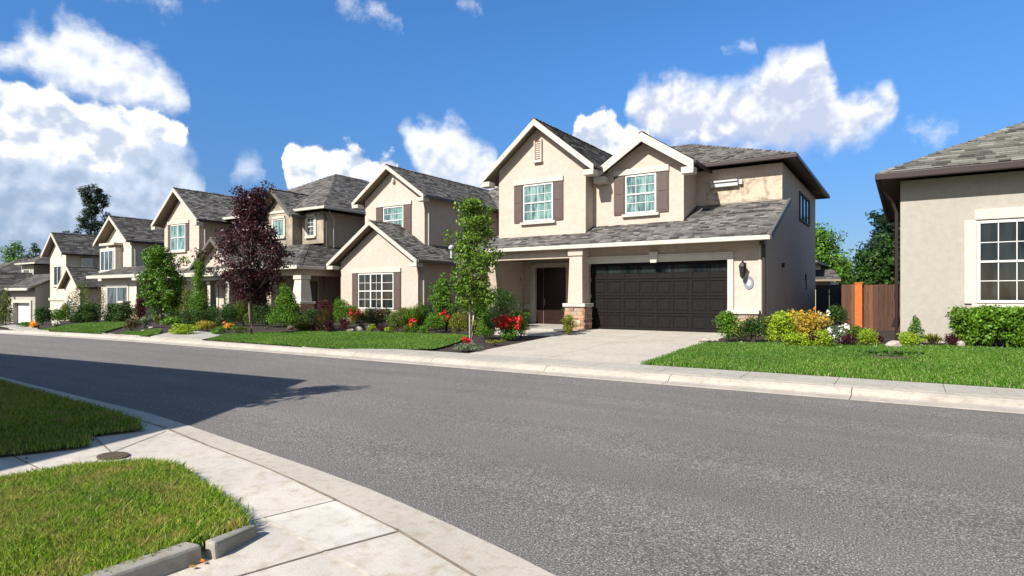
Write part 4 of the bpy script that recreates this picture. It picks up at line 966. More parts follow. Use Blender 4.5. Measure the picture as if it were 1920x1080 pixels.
# rocks on the border
def rock(px, py, wpx, hpx, label, mat='rock', group=None):
    x, y, z, s = at(px, py); W, Hh = wpx*s/FOC, hpx*s/FOC; rng = random.Random(px)
    import bmesh
    bm = bmesh.new(); bmesh.ops.create_icosphere(bm, subdivisions=2, radius=1)
    for v in bm.verts:
        k = 1+rng.uniform(-.13, .13); v.co = Vector((v.co.x*W/2*k, v.co.y*W*.35*k, v.co.z*Hh*.62*k+Hh*.3))
    me = bpy.data.meshes.new('garden_rock'); bm.to_mesh(me); bm.free(); me.materials.append(M[mat])
    o = bpy.data.objects.new('garden_rock', me); C.objects.link(o); o.location = (x, y, z); setp(o, label, 'rock', group)
rock(1676, 652, 28, 15, 'large pale rock between the two yellow green mounds')
rock(1802, 649, 14, 12, 'small pale rock at the left foot of the clipped hedge')
rock(1728, 649, 9, 4, 'flat white pebble in front of the small cypress')
rock(1322, 640, 26, 8, 'flat brown stone at the corner of the driveway and right border')
for px, py in ((1345, 639), (1576, 653), (1644, 652), (1745, 652), (1795, 655), (1860, 655), (1878, 654), (1390, 643), (1530, 655)):
    rock(px, py, 6, 4, 'small pale pebble in the bark at the edge of the right lawn', 'rock', 'pebbles along the right border')

# middle garden, from the porch to the left
shrub('red_flower_bed', 947, 637, 58, 36, 'leaf_green', 'large clump of bright red flowers at the corner of the driveway bed', 'flowers', flowers=('red_petal', 60, .085, .5), leaf=.06)
shrub('orange_flower_plant', 974, 632, 20, 34, 'leaf_green', 'small orange and green plant right of the red flower clump', 'flowers', flowers=('orange_petal', 6, .07, .4), leaf=.05)
shrub('dwarf_conifer', 905, 634, 38, 46, 'leaf_green', 'small green conifer bush just right of the young tree trunk', shape='cone', leaf=.04)
shrub('large_bush', 925, 611, 86, 70, 'leaf_dark', 'large dark green bush at the left corner of the porch', leaf=.06, n=5200)
shrub('loose_shrub', 873, 616, 46, 84, 'leaf_olive', 'tall loose olive shrub behind the young tree trunk', leaf=.055, n=1800)
shrub('golden_shrub', 855, 627, 42, 38, 'leaf_gold', 'yellow green feathery shrub left of the young tree', leaf=.045)
shrub('red_flower_plant', 833, 620, 32, 30, 'leaf_olive', 'tall red and orange flowers between two green shrubs under the bare side wall', 'flowers', flowers=('red_petal', 12, .085, .4), leaf=.05)
shrub('green_shrub', 810, 622, 44, 34, 'leaf_green', 'rounded green shrub below the small dark tree', leaf=.045)
shrub('dark_bush', 797, 618, 34, 44, 'leaf_dark', 'dark upright bush at the corner of the low front gable', leaf=.05)
shrub('strap_leaf_plant', 768, 620, 44, 44, 'leaf_young', 'upright strap leaved plant by the wall corner', 'plant', shape='spray', leaf=.09, n=700)
shrub('red_flower_plant', 773, 624, 20, 22, 'leaf_green', 'small bright red flower in front of the strap leaved plant', 'flowers', flowers=('red_petal', 14, .08, .3), leaf=.05)
shrub('mixed_shrub', 738, 622, 42, 38, 'leaf_olive', 'brownish green shrub under the right shutter of the triple window', leaf=.045)
shrub('purple_shrub', 713, 624, 34, 16, 'leaf_purple', 'low dark purple mound below the triple window', leaf=.04)
shrub('mixed_shrub', 700, 612, 40, 34, 'leaf_brown', 'reddish brown shrub below the middle of the triple window', leaf=.045)
shrub('lime_plant', 694, 622, 18, 14, 'leaf_lime', 'small lime green plant among the white stones', leaf=.035)
shrub('red_flower_plant', 668, 610, 48, 24, 'leaf_olive', 'row of red flowers under the left part of the triple window', 'flowers', flowers=('red_petal', 22, .09, .45), leaf=.045)
shrub('round_bush', 632, 607, 38, 46, 'leaf_green', 'rounded fresh green bush left of the low front gable', leaf=.05)
shrub('maroon_shrub', 603, 604, 38, 42, 'leaf_maroon', 'dark red leaved shrub inside the shade of the corner porch', leaf=.045)
shrub('maroon_shrub', 641, 622, 24, 24, 'leaf_maroon', 'small dark red shrub left of the white stones', leaf=.04)
shrub('ornamental_grass', 598, 622, 48, 42, 'leaf_tan', 'tan upright ornamental grass beside the right stone pillar', 'grass plant', shape='spray', leaf=.045, n=800)
shrub('ornamental_grass', 563, 622, 42, 18, 'leaf_gold', 'low straw coloured grass tuft in front of the stone pillar', 'grass plant', shape='spray', leaf=.045, n=800)
shrub('purple_shrub', 610, 624, 26, 22, 'leaf_purple', 'dark purple tuft beside the tan ornamental grass', leaf=.04)
shrub('purple_shrub', 587, 622, 20, 16, 'leaf_maroon', 'tiny dark red tuft between the two ornamental grasses', leaf=.035)
shrub('conical_bush', 523, 612, 62, 74, 'leaf_green', 'big dense cone shaped green bush right of the purple tree', shape='cone', leaf=.06, n=13000)
shrub('green_bush', 488, 612, 44, 42, 'leaf_dark', 'dark green bush just right of the purple tree trunk', leaf=.05)
shrub('green_bush', 449, 611, 44, 48, 'leaf_olive', 'loose green bush just left of the purple tree trunk', leaf=.05)
shrub('low_hedge', 402, 612, 66, 36, 'leaf_dark', 'low dark hedge in front of the narrow porch window', 'hedge', shape='box', leaf=.05, depth=.8)
shrub('lime_plant', 424, 600, 24, 44, 'leaf_lime', 'upright lime green sprigs beside the porch column of the tall gable house', leaf=.05, n=300)
shrub('orange_flower_plant', 424, 617, 26, 10, 'leaf_lime', 'flat orange patch of flowers left of the purple tree', 'flowers', flowers=('orange_petal', 14, .07, .2), leaf=.05)
shrub('low_plant', 437, 622, 40, 10, 'leaf_olive', 'low green plants in the bark under the purple tree', leaf=.05, shape='low')
shrub('low_plant', 402, 627, 46, 14, 'leaf_green', 'low green plants at the front tip of the bark bed by the drive', leaf=.05, shape='low')
shrub('column_cypress', 366, 592, 36, 112, 'leaf_green', 'narrow column shaped cypress in front of the tall gable house', 'tree', shape='column', leaf=.065, n=13000)
shrub('green_bush', 341, 590, 42, 46, 'leaf_olive', 'green bush left of the column cypress', leaf=.055)
shrub('low_hedge', 355, 613, 66, 30, 'leaf_dark', 'low clipped hedge below the column cypress', 'hedge', shape='box', leaf=.055, depth=.8)
shrub('hosta_plant', 318, 612, 58, 18, 'leaf_green', 'broad leaved green mound right of the stone gate pillar', leaf=.09, shape='low')
shrub('ground_cover', 330, 628, 72, 20, 'leaf_lime', 'yellow green ground cover spreading beside the second drive', 'plant', shape='low', leaf=.05, depth=1.2)
shrub('ground_cover', 378, 620, 66, 18, 'leaf_yellow', 'golden leaved ground cover below the low clipped hedge', 'plant', shape='low', leaf=.05, depth=1.0)
shrub('hosta_plant', 263, 614, 40, 20, 'leaf_dusty', 'grey green leafy plant among stones left of the gate pillar', leaf=.09, shape='low')
shrub('brown_shrub', 240, 618, 30, 20, 'leaf_brown', 'small brownish shrub at the right end of the far lawn', leaf=.05)
shrub('maroon_shrub', 256, 601, 24, 44, 'leaf_maroon', 'dark red shrub between the long hedge and the gate pillar', leaf=.06)
shrub('long_hedge', 215, 604, 66, 32, 'leaf_dark', 'dark clipped hedge under the window of the bay window house', 'hedge', shape='box', leaf=.08, depth=1.2, n=9000)
shrub('long_hedge', 148, 606, 66, 34, 'leaf_dark', 'dark clipped hedge in front of the white gable house', 'hedge', shape='box', leaf=.08, depth=1.2, n=9000)
shrub('loose_shrub', 140, 592, 54, 60, 'leaf_olive', 'loose green shrub rising behind the dark hedge of the white gable house', leaf=.09, n=2600)
shrub('brown_shrub', 180, 590, 46, 56, 'leaf_brown', 'brownish half bare shrub before the pale bay window house', leaf=.08, n=1200)
shrub('round_bush', 70, 609, 36, 32, 'leaf_dark', 'round dark bush beside the white garage door', leaf=.07)
shrub('round_bush', 98, 606, 34, 26, 'leaf_green', 'low round green bush right of the round dark one far left', leaf=.07)
shrub('lime_plant', 116, 600, 24, 30, 'leaf_gold', 'yellow green tuft at the left end of the dark hedge', leaf=.06)
shrub('orange_flower_plant', 63, 615, 16, 8, 'leaf_lime', 'small orange flowers by the mouth of the white garage drive', 'flowers', flowers=('orange_petal', 8, .14, .2), leaf=.05)
shrub('low_plant', 40, 613, 30, 9, 'leaf_green', 'low green plant in front of the white garage door', shape='low', leaf=.06)
shrub('white_flower_plant', 102, 612, 14, 9, 'leaf_green', 'tiny white flowers at the edge of the far lawn', 'flowers', flowers=('white_petal', 6, .12, .3), leaf=.05)
shrub('green_bush', 4, 611, 24, 66, 'leaf_olive', 'green bush cut off by the left edge beyond the white garage', leaf=.08, n=2500)
shrub('ground_cover', 868, 659, 66, 14, 'leaf_dusty', 'grey green ground cover around the foot of the young tree', 'plant', shape='low', leaf=.05, depth=.8, n=1500)
shrub('ground_cover', 926, 646, 44, 10, 'leaf_gold', 'sparse pale green ground cover in front of the red flower clump', 'plant', shape='low', leaf=.05, depth=.5, n=260)
shrub('red_flower_plant', 873, 645, 16, 8, 'leaf_maroon', 'tiny red flower left of the young tree trunk', 'flowers', flowers=('red_petal', 6, .07, .2), leaf=.035)
shrub('pier_bush', 1063, 627, 34, 34, 'leaf_gold', 'yellow green bush in front of the stone foot of the porch pier', leaf=.045)
for i, (px, py, w_, h_) in enumerate(((655, 621, 22, 10), (672, 620, 20, 12), (690, 615, 12, 8), (640, 608, 10, 6), (498, 616, 14, 5), (545, 616, 26, 9), (268, 622, 10, 6), (283, 616, 12, 6))):
    lb = ['white stone left of the three before the window', 'white stone in the middle of the group before the window', 'small white stone right of the group before the window', 'small stone by the round bush', 'pale stone at the foot of the dark bush', 'brown flat rock by the big cone bush', 'grey stone by the grey green plant', 'small stone below the gate pillar'][i]
    rock(px, py, w_*(.6 if px in (498, 545) else 1), h_*.7, lb, 'soil' if px in (498, 545) else 'rock')
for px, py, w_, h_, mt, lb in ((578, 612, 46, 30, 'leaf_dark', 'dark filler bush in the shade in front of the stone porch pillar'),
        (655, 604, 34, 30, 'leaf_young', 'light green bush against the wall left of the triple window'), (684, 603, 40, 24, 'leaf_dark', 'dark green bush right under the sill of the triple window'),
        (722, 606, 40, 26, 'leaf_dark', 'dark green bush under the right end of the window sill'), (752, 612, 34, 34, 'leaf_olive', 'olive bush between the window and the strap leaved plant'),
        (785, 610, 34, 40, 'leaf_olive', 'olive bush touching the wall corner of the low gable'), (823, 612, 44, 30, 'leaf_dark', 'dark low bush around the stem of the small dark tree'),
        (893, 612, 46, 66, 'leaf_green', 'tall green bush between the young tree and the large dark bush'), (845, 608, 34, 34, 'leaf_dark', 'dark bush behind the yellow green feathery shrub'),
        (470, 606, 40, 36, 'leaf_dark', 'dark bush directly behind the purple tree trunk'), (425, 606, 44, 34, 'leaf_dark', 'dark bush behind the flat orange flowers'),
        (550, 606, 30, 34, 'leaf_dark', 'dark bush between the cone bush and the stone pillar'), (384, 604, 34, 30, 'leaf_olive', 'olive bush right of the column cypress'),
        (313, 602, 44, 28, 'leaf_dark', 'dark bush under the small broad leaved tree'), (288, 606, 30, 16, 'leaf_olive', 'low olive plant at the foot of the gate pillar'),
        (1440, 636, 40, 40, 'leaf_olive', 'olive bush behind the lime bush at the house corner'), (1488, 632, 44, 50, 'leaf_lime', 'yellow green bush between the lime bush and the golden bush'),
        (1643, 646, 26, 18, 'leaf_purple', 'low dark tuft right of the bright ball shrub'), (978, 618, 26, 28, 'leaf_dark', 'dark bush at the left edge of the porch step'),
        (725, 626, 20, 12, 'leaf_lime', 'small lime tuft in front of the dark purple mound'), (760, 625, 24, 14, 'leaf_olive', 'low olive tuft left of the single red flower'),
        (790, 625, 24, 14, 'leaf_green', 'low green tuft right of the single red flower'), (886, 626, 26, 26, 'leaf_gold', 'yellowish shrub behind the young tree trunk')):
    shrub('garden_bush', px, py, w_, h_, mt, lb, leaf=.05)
# potted plants
def pot(x, y, z, r, hh, mat, label, n=700, spread=1.6):
    t = thing('potted_plant', label, 'potted plant', (x, y, z)); m = MB()
    m.lathe(x, y, [(0, z), (r*.75, z), (r, z+hh), (r*1.1, z+hh), (r*1.1, z+hh*1.12), (r*.9, z+hh*1.12), (0, z+hh*1.05)], 16); m.build('pot', 'concrete_pot', t)
    rng = np.random.default_rng(int(x*-100)); P, Nn = lumps_cloud([(x+r*.6*spread*math.cos(a), y+r*.6*spread*math.sin(a), z+hh*1.25+.09, r*.75*spread, r*.75*spread, .17) for a in (0, 1.2, 2.5, 3.8, 5)], n, rng)
    np_mesh('foliage', leaf_quads(P, Nn, .06, .6, rng), 4, mat, t)
pot(-13.05, 20.6, .3, .26, .34, 'leaf_green', 'leafy plant in a wide dark pot left of the front door')
pot(-11.05, 20.9, .42, .16, .42, 'leaf_dark', 'tall dark pot with a small plant right of the front door', 260, 1.1)
m = MB(); m.tube([(-13.1, 19.4, .2), (-13.1, 19.4, 1.0)], .02, 6); m.box(-13.75, -13.2, 19.5, 19.9, .2, .95)

# ---------------------------------------------------------------- trees
def tree(name, label, x, y, z, H, trunk_h, width, mat, bark='bark', cat='tree', nl=26, nleaf=9000, leaf=.09, prof=None, tr=.06, clump=.28, droop=.0, seed=1, asp=.5, rise=.55, twig=3, lean=(0, 0), group=None, gap=.3):
    rng = np.random.default_rng(seed); root = thing(name, label, cat, (x, y, z), group)
    prof = prof or (lambda t: math.sin(PI*min(1, .12+t*.88))**.7)
    T = MB(); n = 9; pts = []; rad = []
    for k in range(n+1):
        t = k/n; pts.append((x+lean[0]*t+tr*.6*rng.normal()*(t > 0), y+lean[1]*t+tr*.6*rng.normal()*(t > 0), z-.08+(H*.96+.08)*t)); rad.append(tr*(1-t*.85)*(1.25 if k == 0 else 1))
    T.tube(pts, rad, 9); T.build('trunk', bark, root, smooth=True)
    LB = MB(); P = []; Nn = []; tips = []
    def trunk_at(h):
        t = h/(H*.96); k = min(n-1, max(0, int(t*n))); f = t*n-k; a, b = Vector(pts[k]), Vector(pts[k+1]); return a+(b-a)*f
    for k in range(nl):
        t = (k+.5)/nl; a = k*2.399+rng.normal()*.35; h_end = trunk_h+(H-trunk_h)*t; r = width/2*prof(t)*(.78+.3*rng.random())
        h0 = max(trunk_h*.92, h_end-r*rise*(1+.3*rng.random())); p0 = trunk_at(min(h0, H*.93)); p1 = Vector((x+lean[0]*t+r*math.cos(a), y+lean[1]*t+r*math.sin(a), z+h_end-droop*r))
        pm = (p0+p1)/2+Vector((0, 0, -.06*r+.08*rng.normal()*r)); q = tr*(.42-.25*t); LB.tube([p0, pm, p1], [q, q*.6, q*.25], 5)
        for j in range(twig+1):
            u = .35+.65*rng.random() if j else 1.0
            c = p0.lerp(pm, u*2) if u < .5 else pm.lerp(p1, u*2-1)
            e = c+Vector(rng.normal(size=3)*clump*.9) if j else c
            if j: LB.tube([c, e], [q*.3, q*.12], 4)
            tips.append((e.x, e.y, e.z, clump*(.6+.7*rng.random())))
    LB.build('limb', bark, root)
    A = np.array(tips); w = A[:, 3]**2; kk = rng.choice(len(A), nleaf, p=w/w.sum())
    d = rng.normal(size=(nleaf, 3)); dn = nrm(d); rr = (rng.random((nleaf, 1))**gap)
    P = A[kk, :3]+dn*rr*A[kk, 3:4]*np.array([1, 1, .8]); out = nrm(P-np.array([x, y, z+trunk_h+(H-trunk_h)*.4]))
    np_mesh('crown', leaf_quads(P, nrm(dn+out), leaf, asp, rng), 4, mat, root)
    return root
x, y, z, s = at(885, 641)
tree('young_tree', 'slim young green tree with pale trunk in the bed left of the driveway', x, y, z, 4.2, 1.25, 1.12, 'leaf_young', 'bark_pale', nl=50, nleaf=9000, leaf=.10, tr=.045, clump=.21, prof=lambda t: (.12+.92*math.sin(PI*(.10+.8*t))) * (1 if t < .55 else 1-.75*(t-.55)/.45), rise=1.4, seed=5, lean=(.1, 0))
m = MB(); m.tube([(x-.05, y-.05, z-.05), (x-.05, y-.05, z+1.35)], .022, 6); o = m.build('tree_stake', 'bark_pale', origin=(x-.05, y-.05, z)); setp(o, 'thin pale stake tied beside the young tree trunk', 'stake')
x, y, z, s = at(467, 628)
tree('purple_tree', 'dark purple leaved tree with a wide upright crown in the middle lawn', x+.12, y, z, 5.25, 1.6, 2.65, 'leaf_purple', 'bark', nl=64, nleaf=21000, leaf=.095, tr=.085, clump=.27, prof=lambda t: 1.0*min(1, .38+1.7*t)*(1 if t < .42 else max(.22, 1-1.2*(t-.42)/.58)), rise=1.3, seed=11, gap=.4, twig=4)
x, y, z, s = at(302, 608)
tree('leafy_tree', 'small broad leaved green tree in front of the tall gable house', x, y, z, 3.75, .9, 1.7, 'leaf_green', 'bark', nl=44, nleaf=12000, leaf=.12, tr=.06, clump=.26, rise=.9, seed=3)
x, y, z, s = at(830, 613)
tree('small_dark_tree', 'small dark ball headed tree against the bare grey side wall', x, y, z, 1.9, .75, 1.0, 'leaf_green', 'bark_dark', nl=24, nleaf=4600, leaf=.07, tr=.035, clump=.17, prof=lambda t: 1-.75*t, seed=9)
# trees beyond the houses
def far_tree(name, label, px, ytop, ybot, Yd, wpx, **kw):
    t = (px-960)/FOC; s = Yd/(FY+t*RY); x = s*(FX+t*RX); zt = CAMZ+(HY-ytop)*s/FOC; z0 = .3-drop(x); zb = CAMZ+(HY-ybot)*s/FOC
    tree(name, label, x, Yd, z0, zt-z0, max(.5, zb-z0), wpx*s/FOC, **kw)
far_tree('tall_pine', 'tall ragged pine with open branches rising above the far roofs', 172, 349, 452, 46, 72, mat='leaf_conifer', bark='bark_dark', nl=30, nleaf=9000, leaf=.38, tr=.3, clump=.72, prof=lambda t: (1-.75*t)*(.8+.4*math.sin(23*t)), rise=.15, seed=43, asp=.3, twig=2, gap=.5)
far_tree('leafy_street_tree', 'green tree beside the grey house at the left edge', 29, 462, 520, 30, 34, mat='leaf_green', bark='bark_dark', nl=24, nleaf=4200, leaf=.22, tr=.16, clump=.55, seed=22)
far_tree('background_tree', 'leafy green tree behind the back corner of the garage house', 1540, 438, 545, 52, 62, mat='leaf_green', bark='bark_dark', nl=34, nleaf=9000, leaf=.22, tr=.25, clump=.7, seed=23)
far_tree('background_tree', 'round light green tree low behind the fence', 1568, 500, 560, 56, 64, mat='leaf_young', bark='bark_dark', nl=30, nleaf=7000, leaf=.22, tr=.2, clump=.6, seed=24)
far_tree('background_conifer', 'dark conifer behind the fence next to the cream house', 1668, 408, 560, 44, 84, mat='leaf_conifer', bark='bark_dark', nl=44, nleaf=15000, leaf=.24, tr=.25, clump=.6, prof=lambda t: 1-.75*t, rise=.1, droop=.05, seed=25, asp=.35)
far_tree('background_conifer', 'lower dark evergreen behind the fence, left of the tall conifer', 1640, 475, 560, 42, 60, mat='leaf_dark', bark='bark_dark', nl=30, nleaf=8000, leaf=.2, tr=.2, clump=.5, prof=lambda t: 1-.6*t, seed=26)
far_tree('distant_tree', 'small pale half bare tree behind the fence', 1606, 505, 550, 60, 22, mat='leaf_dusty', bark='bark_pale', nl=16, nleaf=700, leaf=.2, tr=.12, clump=.5, seed=27)
far_tree('rear_tree', 'green tree top peeping over the roof behind the purple tree', 490, 376, 440, 45, 40, mat='leaf_green', bark='bark_dark', nl=16, nleaf=2500, leaf=.25, tr=.2, clump=.6, seed=28)
far_tree('rear_tree', 'small green tree top over the roof of the white garage house', 63, 459, 500, 45, 14, mat='leaf_dark', bark='bark_dark', nl=12, nleaf=1200, leaf=.3, tr=.2, clump=.5, seed=29)
tree('near_street_tree', 'slender street tree on the near side, throwing the ragged shadow on the road', -9.45, .75, .05, 5.1, 2.6, 1.5, 'leaf_green', 'bark', nl=22, nleaf=2600, leaf=.13, tr=.07, clump=.2, seed=31)

# ================================================================ sky, sun, camera
SUN_EL, SUN_AZ = math.radians(38), math.radians(190.5)
Wd = bpy.data.worlds.new('World'); S.world = Wd; Wd.use_nodes = True; nt = Wd.node_tree; nt.nodes.clear()
out = N(nt, 'ShaderNodeOutputWorld'); bg = N(nt, 'ShaderNodeBackground'); sky = N(nt, 'ShaderNodeTexSky', sky_type='NISHITA')
sky.sun_disc = False; sky.sun_elevation = SUN_EL; sky.sun_rotation = SUN_AZ; sky.altitude = 300; sky.air_density = 1.25; sky.dust_density = .3; sky.ozone_density = 3.0
tc = N(nt, 'ShaderNodeTexCoord').outputs['Generated']
dot = lambda v: (lambda n: (setattr(n.inputs[1], 'default_value', v), LK(nt, tc, n.inputs[0]), n.outputs['Value'])[2])(N(nt, 'ShaderNodeVectorMath', operation='DOT_PRODUCT'))
df, dr, dz_ = dot((FX, FY, 0)), dot((RX, RY, 0)), dot((0, 0, 1))
az = math_(nt, 'ARCTAN2', dr, df); el = math_(nt, 'ARCSINE', dz_)
cb = N(nt, 'ShaderNodeCombineXYZ'); LK(nt, az, cb.inputs[0]); LK(nt, el, cb.inputs[1]); AE = cb.outputs[0]
def vadd(v, off):
    n = N(nt, 'ShaderNodeVectorMath', operation='ADD'); LK(nt, v, n.inputs[0])
    if isinstance(off, tuple): n.inputs[1].default_value = off
    else: LK(nt, off, n.inputs[1])
    return n.outputs[0]
def fbm(v, scale, detail=9, rough=.58, stretch=(1, 1.25, 1), off=(0, 0, 0)):
    mp = N(nt, 'ShaderNodeMapping'); mp.inputs['Scale'].default_value = stretch; mp.inputs['Location'].default_value = off; LK(nt, v, mp.inputs[0])
    n = N(nt, 'ShaderNodeTexNoise'); n.inputs['Scale'].default_value = scale; n.inputs['Detail'].default_value = detail; n.inputs['Roughness'].default_value = rough; LK(nt, mp.outputs[0], n.inputs['Vector']); return n.outputs[0]
def pa(px, py): a = math.atan((px-960)/FOC); return a, math.atan((HY-py)/FOC*math.cos(a))
def sstep(v, a, b):
    m = N(nt, 'ShaderNodeMapRange', interpolation_type='SMOOTHSTEP'); LK(nt, v, m.inputs[0]); m.inputs[1].default_value = a; m.inputs[2].default_value = b; return m.outputs[0]
def outline(prof, vec):
    """signed depth inside a cloud outline given as (px, top, bottom) points, as a function of azimuth"""
    sp = N(nt, 'ShaderNodeSeparateXYZ'); LK(nt, vec, sp.inputs[0])
    fac = math_(nt, 'ADD', math_(nt, 'MULTIPLY', sp.outputs[0], 1/1.7), .5, True)
    st = []
    for px, ty, by in prof: a, et = pa(px, ty); st.append((a/1.7+.5, (max(et, 0)/.6, max(pa(px, by)[1], 0)/.6, 0)))
    col = ramp(nt, fac, st); sc_ = N(nt, 'ShaderNodeSeparateColor'); LK(nt, col, sc_.inputs[0])
    e = math_(nt, 'MULTIPLY', sp.outputs[1], 1/.6)
    up = math_(nt, 'MULTIPLY', math_(nt, 'SUBTRACT', sc_.outputs[0], e), 10.0)
    return math_(nt, 'MINIMUM', up, math_(nt, 'MULTIPLY', math_(nt, 'SUBTRACT', e, sc_.outputs[1]), 10.0)), up
def warped(v, warp):
    n = N(nt, 'ShaderNodeTexNoise'); n.inputs['Scale'].default_value = 11; n.inputs['Detail'].default_value = 8; n.inputs['Roughness'].default_value = .62; LK(nt, v, n.inputs['Vector'])
    sb = N(nt, 'ShaderNodeVectorMath', operation='MULTIPLY_ADD'); LK(nt, n.outputs[1], sb.inputs[0]); sb.inputs[1].default_value = (warp, warp, 0); sb.inputs[2].default_value = (-warp/2, -warp/2, 0)
    return vadd(v, sb.outputs[0])
def billow(v, scale):
    n = N(nt, 'ShaderNodeTexVoronoi', feature='F1'); n.inputs['Scale'].default_value = scale; n.inputs['Detail'].default_value = 2; n.inputs['Roughness'].default_value = .5
    LK(nt, v, n.inputs['Vector']); return math_(nt, 'SUBTRACT', .5, n.outputs['Distance'])
FIELD = {}
def fields(off):
    if off not in FIELD:
        v = AE if off == 0 else vadd(AE, (-.35*off, off, 0)); FIELD[off] = (v, fbm(v, 8, 12, .62), fbm(v, 30, 8, .66, off=(3, 1, 0)), billow(warped(v, .03), 22))
    return FIELD[off]
F0 = fields(0); F1_ = fields(.016)
relief = math_(nt, 'ADD', math_(nt, 'MULTIPLY', math_(nt, 'SUBTRACT', F0[1], F1_[1]), 2.2), math_(nt, 'MULTIPLY', math_(nt, 'SUBTRACT', F0[3], F1_[3]), .9))
def layer(base, lst, ampl, lo, hi, bright, grey, k=1.6, bias=.5, maxa=1.0, warp=.04, amp2=.3, bill=.5, dg=.25):
    d, up = outline(lst, warped(AE, warp))
    for f, am in ((F0[1], ampl), (F0[2], amp2)): d = math_(nt, 'ADD', d, math_(nt, 'MULTIPLY', math_(nt, 'SUBTRACT', f, .5), am))
    if bill: d = math_(nt, 'ADD', d, math_(nt, 'MULTIPLY', F0[3], bill))
    a = math_(nt, 'MULTIPLY', sstep(d, lo, hi), maxa)
    sh = math_(nt, 'SUBTRACT', math_(nt, 'ADD', math_(nt, 'MULTIPLY', relief, k), bias), math_(nt, 'MULTIPLY', up, dg))
    return mixc(nt, a, base, mixc(nt, sstep(sh, 0.0, 1.0), grey, bright))
CB = 8.2
WH = (1.0*CB, 1.0*CB, 1.02*CB); GR = (.36*CB, .45*CB, .60*CB); LG = (.62*CB, .68*CB, .80*CB)
lowf = sstep(el, .0, .42)
c = mixc(nt, 1, sky.outputs[0], mixc(nt, lowf, (.34, .46, .74), (.42, .80, 1.20)), 'MULTIPLY')
c = mixc(nt, sstep(math_(nt, 'MULTIPLY', df, -1.0), -.35, .35), c, mixc(nt, 1, sky.outputs[0], (1.3, 1.13, .93), 'MULTIPLY'))   # unseen sky behind the camera, warm tint added to make shade less blue
def gap(x0, x1, y): return [(x0, y+45, y-45), (x1, y+45, y-45)]
WISP = [(285, 4, 4), (310, -8, 10), (345, 6, 14)]+gap(356, 366, 5)+[(385, -6, 8), (425, 0, 10)]+gap(440, 600, 5)+[(640, -5, 16), (700, 4, 26), (755, 36, 48)]+gap(765, 835, 12)+[(860, -5, 16), (905, 8, 20)]+gap(920, 1340, 80)+[(1360, 90, 106), (1395, 68, 98), (1420, 80, 94)]+gap(1432, 1665, 240)+[(1700, 230, 250), (1750, 226, 256), (1808, 236, 250)]+gap(1820, 1900, 230)
GREY = [(-60, 200, 520), (100, 250, 520), (250, 240, 520), (330, 255, 520), (360, 295, 520), (392, 345, 520), (402, 440, 470)]+gap(412, 420, 330)+[(440, 300, 334), (480, 298, 336), (500, 316, 322)]+gap(508, 560, 320)
SOFT = [(-60, 85, 120), (0, 92, 122), (25, 66, 130), (55, 42, 145), (92, 60, 165), (115, 28, 172), (135, 42, 180), (190, 66, 190), (215, 96, 200), (300, 126, 205), (322, 152, 205), (356, 184, 200)]+gap(368, 738, 240)+[(756, 238, 256), (800, 240, 350), (828, 244, 370), (839, 224, 380), (852, 228, 380), (875, 252, 380), (905, 268, 380), (932, 294, 380)]+gap(944, 1000, 330)
BIG = gap(1060, 1162, 215)+[(1172, 186, 218), (1200, 156, 246), (1240, 150, 266), (1258, 130, 272), (1292, 128, 275), (1312, 140, 276), (1365, 154, 278), (1425, 142, 280), (1442, 108, 281), (1482, 94, 281), (1540, 100, 280), (1552, 140, 279), (1575, 186, 276), (1602, 166, 268), (1640, 174, 250), (1668, 164, 232), (1680, 196, 208)]+gap(1690, 1750, 200)
CRISP = [(-60, 118, 250), (0, 126, 280), (36, 136, 290), (60, 162, 286), (80, 152, 280), (112, 166, 290), (142, 186, 310), (165, 186, 330), (210, 196, 330), (262, 206, 300), (290, 224, 268), (308, 214, 256), (336, 216, 262), (354, 236, 248)]+gap(364, 526, 290)+[(534, 276, 330), (552, 264, 380), (572, 276, 380), (594, 264, 380), (640, 270, 380), (672, 268, 380), (742, 292, 380)]+gap(752, 1066, 260)+[(1076, 232, 300), (1110, 222, 310), (1122, 198, 310), (1136, 190, 310), (1152, 208, 310), (1162, 228, 310), (1214, 244, 310)]
CRISP += [(1226, 330, 240)]; CRISP = [p for p in CRISP if p not in ((80, 152, 280), (290, 224, 268), (672, 268, 380))]
c = layer(c, WISP, 1.3, -.18, .5, WH, LG, maxa=.6, k=.5, bias=1.0, amp2=1.0, warp=.05, bill=0, dg=0)
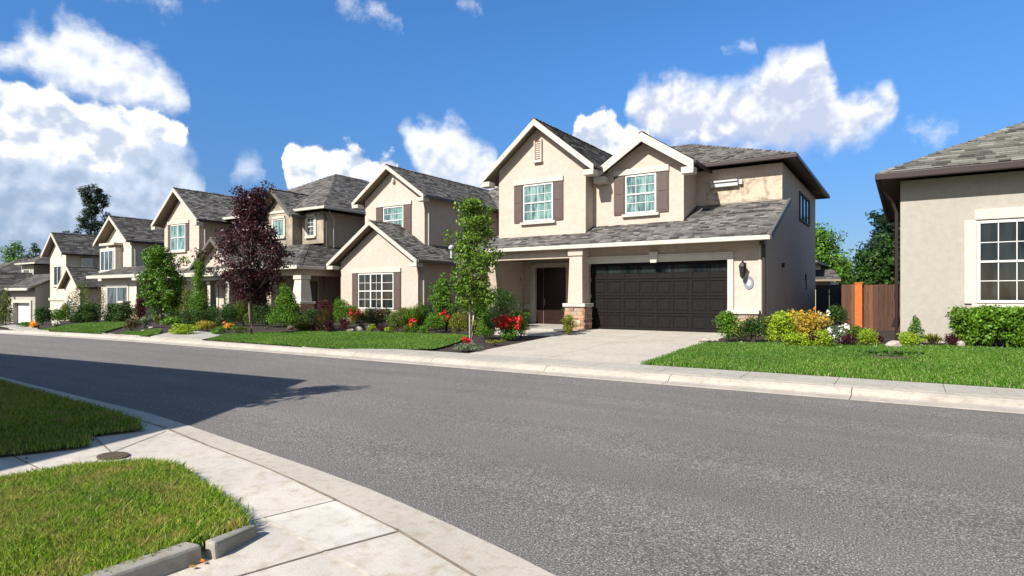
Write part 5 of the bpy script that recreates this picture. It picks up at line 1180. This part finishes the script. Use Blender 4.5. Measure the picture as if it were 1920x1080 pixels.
c = layer(c, GREY, 1.3, -.45, .5, (.74*CB, .82*CB, .95*CB), (.34*CB, .45*CB, .62*CB), k=.65, bias=.85, maxa=.97, bill=.2, dg=.30)
c = layer(c, SOFT, 1.3, -.45, .25, (.98*CB, .99*CB, 1.0*CB), (.62*CB, .69*CB, .83*CB), k=1.2, bias=.95, maxa=.9, bill=.3, amp2=.6, warp=.03, dg=.30)
c = layer(c, BIG, 1.1, -.42, .2, (.98*CB, .98*CB, 1.0*CB), (.58*CB, .63*CB, .78*CB), k=1.5, bias=.82, maxa=.93, bill=.35, warp=.025, dg=.5)
c = layer(c, CRISP, .9, -.28, -.08, WH, (.54*CB, .62*CB, .76*CB), k=1.7, bias=.84, bill=.5, warp=.022, dg=.40)
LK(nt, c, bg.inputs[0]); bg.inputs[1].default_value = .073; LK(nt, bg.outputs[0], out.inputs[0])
Wd.cycles.sampling_method = 'MANUAL'; Wd.cycles.sample_map_resolution = 512

sun = bpy.data.lights.new('sun', 'SUN'); sun.energy = 4.6; sun.angle = math.radians(.5); sun.color = (1, .94, .86)
so = bpy.data.objects.new('sun', sun); C.objects.link(so)
dirv = Vector((math.sin(SUN_AZ)*math.cos(SUN_EL), math.cos(SUN_AZ)*math.cos(SUN_EL), math.sin(SUN_EL)))
so.rotation_euler = dirv.to_track_quat('Z', 'Y').to_euler(); so.location = (-5, -20, 30)

cam = bpy.data.cameras.new('camera'); co = bpy.data.objects.new('camera', cam); C.objects.link(co)
cam.sensor_width = 36; cam.lens = 36*FOC/1920; cam.shift_y = 15/1920; cam.clip_end = 3000; cam.clip_start = .05
co.location = (0, 0, CAMZ); co.rotation_euler = (PI/2, 0, TH); S.camera = co
S.view_settings.view_transform = 'Standard'; S.view_settings.look = 'None'; S.view_settings.gamma = 1; S.view_settings.exposure = .92
S.cycles.max_bounces = 6; S.cycles.diffuse_bounces = 3; S.cycles.glossy_bounces = 3; S.cycles.transmission_bounces = 4; S.cycles.transparent_max_bounces = 4
S.cycles.use_denoising = True
